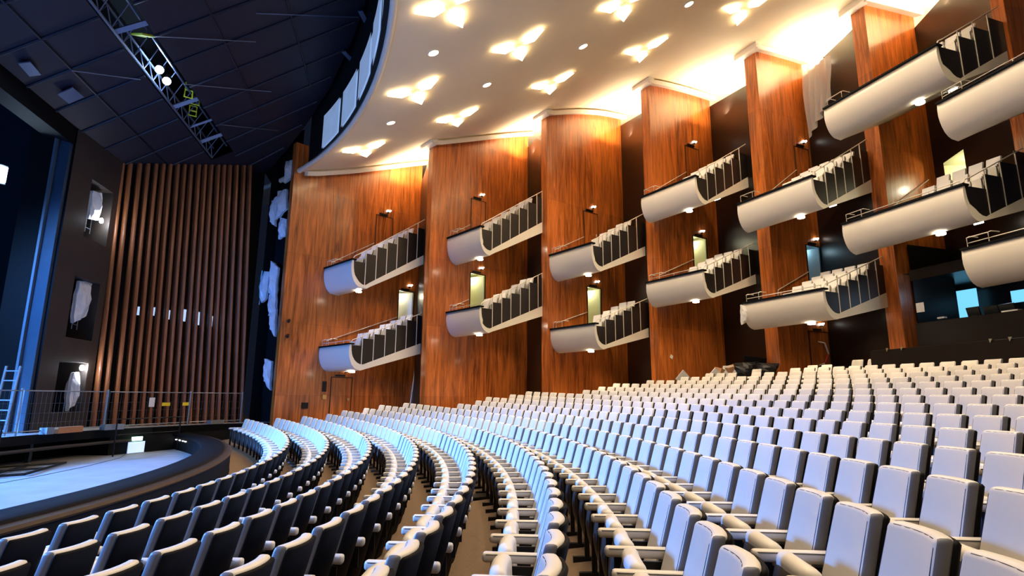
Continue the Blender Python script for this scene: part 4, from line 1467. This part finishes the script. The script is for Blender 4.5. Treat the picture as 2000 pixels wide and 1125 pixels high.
for k, (p, w2, h2, rx) in enumerate((((-7.5, 21.14, 11.20), .55, .28, .5), ((-8.0, 21.75, 11.0), .35, .5, .3), ((-5.85, 18.05, 11.75), .50, .16, .9), ((-4.9, 16.42, 12.1), .55, .16, .9), ((-12.06, 14.2, 7.98), .5, .42, .4), ((-12.0, 12.8, 7.9), .6, .25, .6))):
    b_ = MB()
    b_.box(p, (w2, .03, h2), Matrix.Rotation(.9 + .2 * k, 3, 'Z') @ Matrix.Rotation(rx + .6, 3, 'X'))
    tag(b_.build('metal_sheet', ['truss'], org=p), ('shiny metal sheet under the dark ceiling near the first glazed pane', 'tall shiny metal sheet under the dark ceiling close above the recess', 'long shiny metal strip under the dark ceiling near the third pane', 'long shiny metal strip under the dark ceiling near the fifth pane', 'wide bluish metal sheet on the stage side of the ceiling slot', 'long bluish metal sheet at the stage edge of the dark ceiling')[k], 'metal sheet', 'metal sheets under the dark ceiling')

# glazed fascia between the sail and the cream ceiling
mb = MB()
fa = [-40 + 2 * k for k in range(42)]
V = [polar(23.15, a, z) for a in fa for z in (9.25, 13.2)]
mb.add(V, [(2 * k, 2 * k + 1, 2 * k + 3, 2 * k + 2) for k in range(len(fa) - 1)])
tag(mb.build('wall_fascia', ['stage_black'], fix=False), 'black curved fascia above the edge of the cream ceiling', 'fascia', kind='structure')
for k in range(8):
    a1, a0 = 38.2 - 5.35 * k, 33.9 - 5.35 * k
    mb = MB()
    aa = [a0 + (a1 - a0) * t / 4 for t in range(5)]
    V = [polar(23.08, a, z) for a in aa for z in (9.30, 10.65)] + [polar(23.13, a, z) for a in aa for z in (9.30, 10.65)]
    F = [(2 * i_, 2 * i_ + 1, 2 * i_ + 3, 2 * i_ + 2) for i_ in range(4)] + [(10 + 2 * i_ + 2, 10 + 2 * i_ + 3, 10 + 2 * i_ + 1, 10 + 2 * i_) for i_ in range(4)]
    mb.add(V, F)
    tag(mb.build('window_%d' % (k + 1), ['window_glow'], fix=False), 'pale bluish lit pane above the ceiling edge, %s from the wood wall' % ORD[k + 1], 'window', kind='structure')

# ------------------------------------------------------------------ rear: parapet and control booth
mb = MB()
pa = [17.6 - 1.2 * k for k in range(40)]
pr = [(38.4, -1.5), (38.4, 1.50), (38.55, 1.52), (38.55, -1.5)]
V = [polar(r, a, z) for a in pa for r, z in pr]
mb.add(V, [(4 * j + k, 4 * j + (k + 1) % 4, 4 * j + 4 + (k + 1) % 4, 4 * j + 4 + k) for j in range(len(pa) - 1) for k in range(4)] + [(0, 1, 2, 3)])
tag(mb.build('wall_rear_parapet', ['dark_wall']), 'dark parapet behind the last seat row', 'parapet', kind='structure')
for k, a in enumerate((16.7, 16.0, 12.3, 11.6)):
    b_ = MB()
    p = polar(38.38, a, 1.49)
    V = [p + Vector((-.04, 0, .05)), p + Vector((.0, -.06, .05)), p + Vector((.0, .06, .05)), p + Vector((-.02, 0, -.06))]
    b_.add(V, [(0, 1, 2), (0, 3, 1), (0, 2, 3), (1, 3, 2)])
    tag(b_.build('brass_lamp', ['brass'], org=p), 'tiny brass lamp on the rear parapet edge, %s from the wood wall' % ORD[k + 1], 'lamp', 'brass lamps on the rear parapet')
mb = MB()
ba = [17.3 - 1.2 * k for k in range(36)]
bb = [21.0 - 1.2 * k for k in range(39)]
V = [polar(40.2, a, z) for a in ba for z in (-1.0, 2.42)] + [polar(40.5, a, 2.42) for a in ba]
nb = len(ba)
mb.add(V, [(2 * k, 2 * k + 1, 2 * k + 3, 2 * k + 2) for k in range(nb - 1)] + [(2 * k + 1, 2 * nb + k, 2 * nb + k + 1, 2 * k + 3) for k in range(nb - 1)])
V = [polar(r, a, z) for a in ba for r, z in ((40.2, 3.80), (40.2, 4.15), (41.0, 4.15))]
mb.add(V, [(3 * k + e, 3 * k + e + 1, 3 * k + 4 + e, 3 * k + 3 + e) for k in range(nb - 1) for e in range(2)])
V = [polar(r, a, z) for a in bb for r, z in ((40.6, 4.15), (44.5, 4.15), (44.5, 1.2), (40.6, 1.2))]
mb.add(V, [(4 * k + e, 4 * k + e + 1, 4 * k + 5 + e, 4 * k + 4 + e) for k in range(len(bb) - 1) for e in range(3)])
tag(mb.build('wall_control_booth', ['dark_wall'], fix=False), 'dark control booth above the rear parapet', 'booth', kind='structure')
light('booth_light', 'POINT', polar(42.3, 15.5, 3.7), 12, (.55, .75, 1.0), .2)  # added dim fill to lift the dark booth interior, no fixture
mb = MB()
cq = [wall_pt(6, u, z, v) for v in (-.06, -.03) for u, z in ((.60, -1.0), (2.6, -1.0), (2.6, 5.2), (.60, 5.2))]
mb.add(cq, [(0, 1, 2, 3), (7, 6, 5, 4), (0, 4, 5, 1), (1, 5, 6, 2), (2, 6, 7, 3), (3, 7, 4, 0)])
tag(mb.build('wall_booth_corner', ['dark_wall']), 'dark corner wall of the control booth against the sixth wood panel', 'wall', kind='structure')
# its contents
def booth_item(name, a, r, z, dims, mt, label, cat, tilt=0.0):
    p = polar(r, a, z)
    b_ = MB()
    b_.box(p, dims, Matrix.Rotation(R(a), 3, 'Z') @ Matrix.Rotation(tilt, 3, 'Y'))
    return tag(b_.build(name, mt, org=p), label, cat)


booth_item('booth_window', 18.65, 44.2, 3.45, (.05, .75, 1.0), ['booth_window'], 'bright blue window in the control booth', 'window')
booth_item('booth_window', 16.2, 44.2, 3.45, (.05, .9, .4), ['booth_window'], 'blue pane half hidden behind the lowest rear box', 'window')
booth_item('paper_sheet', 16.95, 40.16, 2.9, (.01, .26, .30), ['paper'], 'white paper sheet taped up at the booth corner', 'paper')
for k, (a, z, w2, h2) in enumerate(((15.30, 2.62, .45, .30), (14.6, 2.60, .5, .26), (14.0, 2.60, .5, .26))):
    p = polar(40.75, a, 2.42)
    e = empty('monitor', p, 'dark monitor on the control desk, %s from the blue window' % ORD[k + 1], 'monitor', 'monitors on the control desk', rz=R(a))
    b_ = MB()
    b_.box((0, 0, z - 2.42), (.05, w2 * .8, h2), Matrix.Rotation(-.25, 3, 'Y'))
    b_.build('screen', ['screen_off'], e)
    b_ = MB()
    b_.box((.06, 0, .06), (.12, .18, .14))
    b_.build('stand', ['black_metal'], e)
booth_item('desk_lamp', 16.5, 40.6, 2.55, (.12, .22, .05), ['paper'], 'small white desk lamp on the control desk', 'lamp')
booth_item('paper_pile', 13.55, 40.45, 2.46, (.2, .42, .04), ['paper'], 'white papers lying on the control desk', 'papers')

# ------------------------------------------------------------------ building-site odds and ends
def put(name, p, dims, mt, label, cat, rot=(0, 0, 0)):
    b_ = MB()
    m3 = (Matrix.Rotation(rot[2], 3, 'Z') @ Matrix.Rotation(rot[1], 3, 'Y') @ Matrix.Rotation(rot[0], 3, 'X'))
    b_.box(p, dims, m3)
    o = b_.build(name, mt, org=p)
    return tag(o, label, cat)


put('grey_board', (6.65, 22.1, .72), (.55, .05, .50), ['grey_board'], 'grey board leaning on its corner among the upper seats', 'board', (0, .78, .3))
put('white_board', (7.75, 21.75, .74), (.62, .05, .58), ['paper'], 'white board leaning on its corner beside the cardboard boxes', 'board', (.2, .75, .2))
put('cardboard_box', (8.05, 22.0, .92), (.45, .40, .42), ['cardboard'], 'brown cardboard box lying on the upper seats, nearer the stage', 'box', (.2, .3, .4))
put('cardboard_box', (8.45, 21.9, 1.0), (.55, .40, .50), ['cardboard'], 'brown cardboard box standing beside the black bags', 'box', (.1, -.25, .3))
put('picture_panel', (8.30, 21.72, .98), (.06, .5, .55), ['grey_board'], 'grey panel leaning against the cardboard boxes', 'panel', (0, .35, 1.2))
put('dark_board', (9.25, 21.75, 1.32), (.80, .06, .55), ['stage_black'], 'dark board propped among the black bags', 'panel', (.2, .15, -.2))
bag('black_bag', (8.92, 21.7, 1.08), .75, .55, .6, 'black rubbish bag beside the cardboard boxes', 'bag', seed=4, mt='black_bag')
bag('black_bag', (9.45, 21.05, 1.10), .60, .50, .6, 'black rubbish bag beside the fifth wood panel', 'bag', seed=8, mt='black_bag')

# translucent sheet hanging on the fifth return wall
a = wall_pt(5, RE[5], 0)
b = wall_pt(6, 0, 0, ST[6])
dd = (b - a).normalized()
nn = Vector((dd.y, -dd.x, 0))
if nn.dot(a) > 0:
    nn = -nn
mb = MB()
NU, NZ = 26, 22
V = []
for iz in range(NZ + 1):
    for iu in range(NU + 1):
        s = iu / NU
        t = iz / NZ
        u = .45 + 1.85 * s * (1 - .12 * t)
        zt_ = 14.0 - .75 * s
        zb_ = 10.65 + .9 * s
        v = .28 + .07 * math.sin(9 * s * PI + 2 * t) + .05 * math.sin(23 * s + 5 * t)
        q = a + dd * u + nn * v
        V.append(Vector((q.x, q.y, zt_ + (zb_ - zt_) * t)))
mb.add(V, [(i_ * (NU + 1) + j, i_ * (NU + 1) + j + 1, (i_ + 1) * (NU + 1) + j + 1, (i_ + 1) * (NU + 1) + j) for i_ in range(NZ) for j in range(NU)])
o = mb.build('plastic_sheet', ['sheet'], smooth=True, fix=False, org=V[0])
tag(o, 'translucent plastic sheet hanging high between the fifth and sixth wood panels', 'plastic sheet')

# fittings on the first wood panel
for nm, (u, z), (sw, sh_), mt, lb, cat in (('wall_outlet', (1.22, -.39), (.26, .24), 'black_metal', 'black square outlet low on the first wood panel', 'outlet'),
                                          ('wall_controller', (2.0, .38), (.16, .42), 'black_metal', 'tall black controller beside the floor-level door', 'controller'),
                                          ('wall_switch', (2.02, -.05), (.17, .18), 'brass', 'brass switch plate below the black controller', 'switch')):
    p = wall_pt(1, u, z, -.03)
    b_ = MB()
    b_.box(p, (sw, .05, sh_), Matrix.Rotation(R(44), 3, 'Z'))
    tag(b_.build(nm, [mt], org=p), lb, cat)
p = wall_pt(4, .68, 1.70, -.015)
b_ = MB()
b_.box(p, (.15, .012, .15), Matrix.Rotation(R(32), 3, 'Z') @ Matrix.Rotation(.5, 3, 'Y'))
tag(b_.build('paper_note', ['paper'], org=p), 'small white paper note low on the fourth wood panel', 'note')
_P, _d, _n = frame(5)
p = _P + _d * -1.72 - _n * .05
p.z = 3.05
bag('white_cloth', p, .22, .55, .3, 'white cloth hanging from the wall end of the lower box on the fifth panel', 'cloth', seed=21, mt='paper', rz=.3)
for k, z in enumerate((2.94, 2.33)):
    p = wall_pt(1, .22, z, -.12)
    b_ = MB()
    b_.tube([p + Vector((0, .1, .05)), p, p + Vector((.06, -.10, -.04))], .06, 8)
    tag(b_.build('wall_spotlight', ['black_metal'], org=p), ('upper', 'lower')[k] + ' small black spotlight on the edge of the first wood panel', 'spotlight', 'small spotlights on the first panel')
p = wall_pt(1, RE[1] - .02, 0, -.12)
cw = MB()
V = []
for iz in range(9):
    for iu in range(7):
        t, s = iz / 8, iu / 6
        q = wall_pt(1, 6.42 - (.05 + .28 * t) * (1 - s), 1.25 - 2.3 * t, -.12 - .06 * math.sin(s * 9))
        V.append(q)
cw.add(V, [(i_ * 7 + j, i_ * 7 + j + 1, i_ * 7 + 8 + j, i_ * 7 + 7 + j) for i_ in range(8) for j in range(6)])
tag(cw.build('white_cloth', ['plaster_trim'], smooth=True, fix=False, org=p), 'white cloth hanging beside the second wood panel', 'cloth')

# ------------------------------------------------------------------ daylight-blue work light from the stage, with added fill lights
light('passage_light', 'POINT', wall_pt(1, 6.2, 1.5, -.7), 9, (1.0, .85, .6), .1)  # added point light to brighten the white cloth by the second panel
light('stage_light', 'SPOT', (-23.0, 3.0, 6.0), 60000, (0.09, 0.32, 1.0), 1.0, direction=(.81, .325, -.94), angle=R(79), blend=.45)
light('stage_fill_light', 'SPOT', (-14.5, 8.0, 2.6), 4200, (0.04, 0.25, 1.0), .8, direction=(5.6, 16.0, 0.4), angle=R(42), blend=.8)  # added blue fill for the fronts of the first bay's boxes
light('stage_top_light', 'SPOT', (-14.6, 11.5, 6.0), 2300, (0.18, 0.45, 1.0), .8, direction=(3.0, 2, -8), angle=R(120), blend=.7)
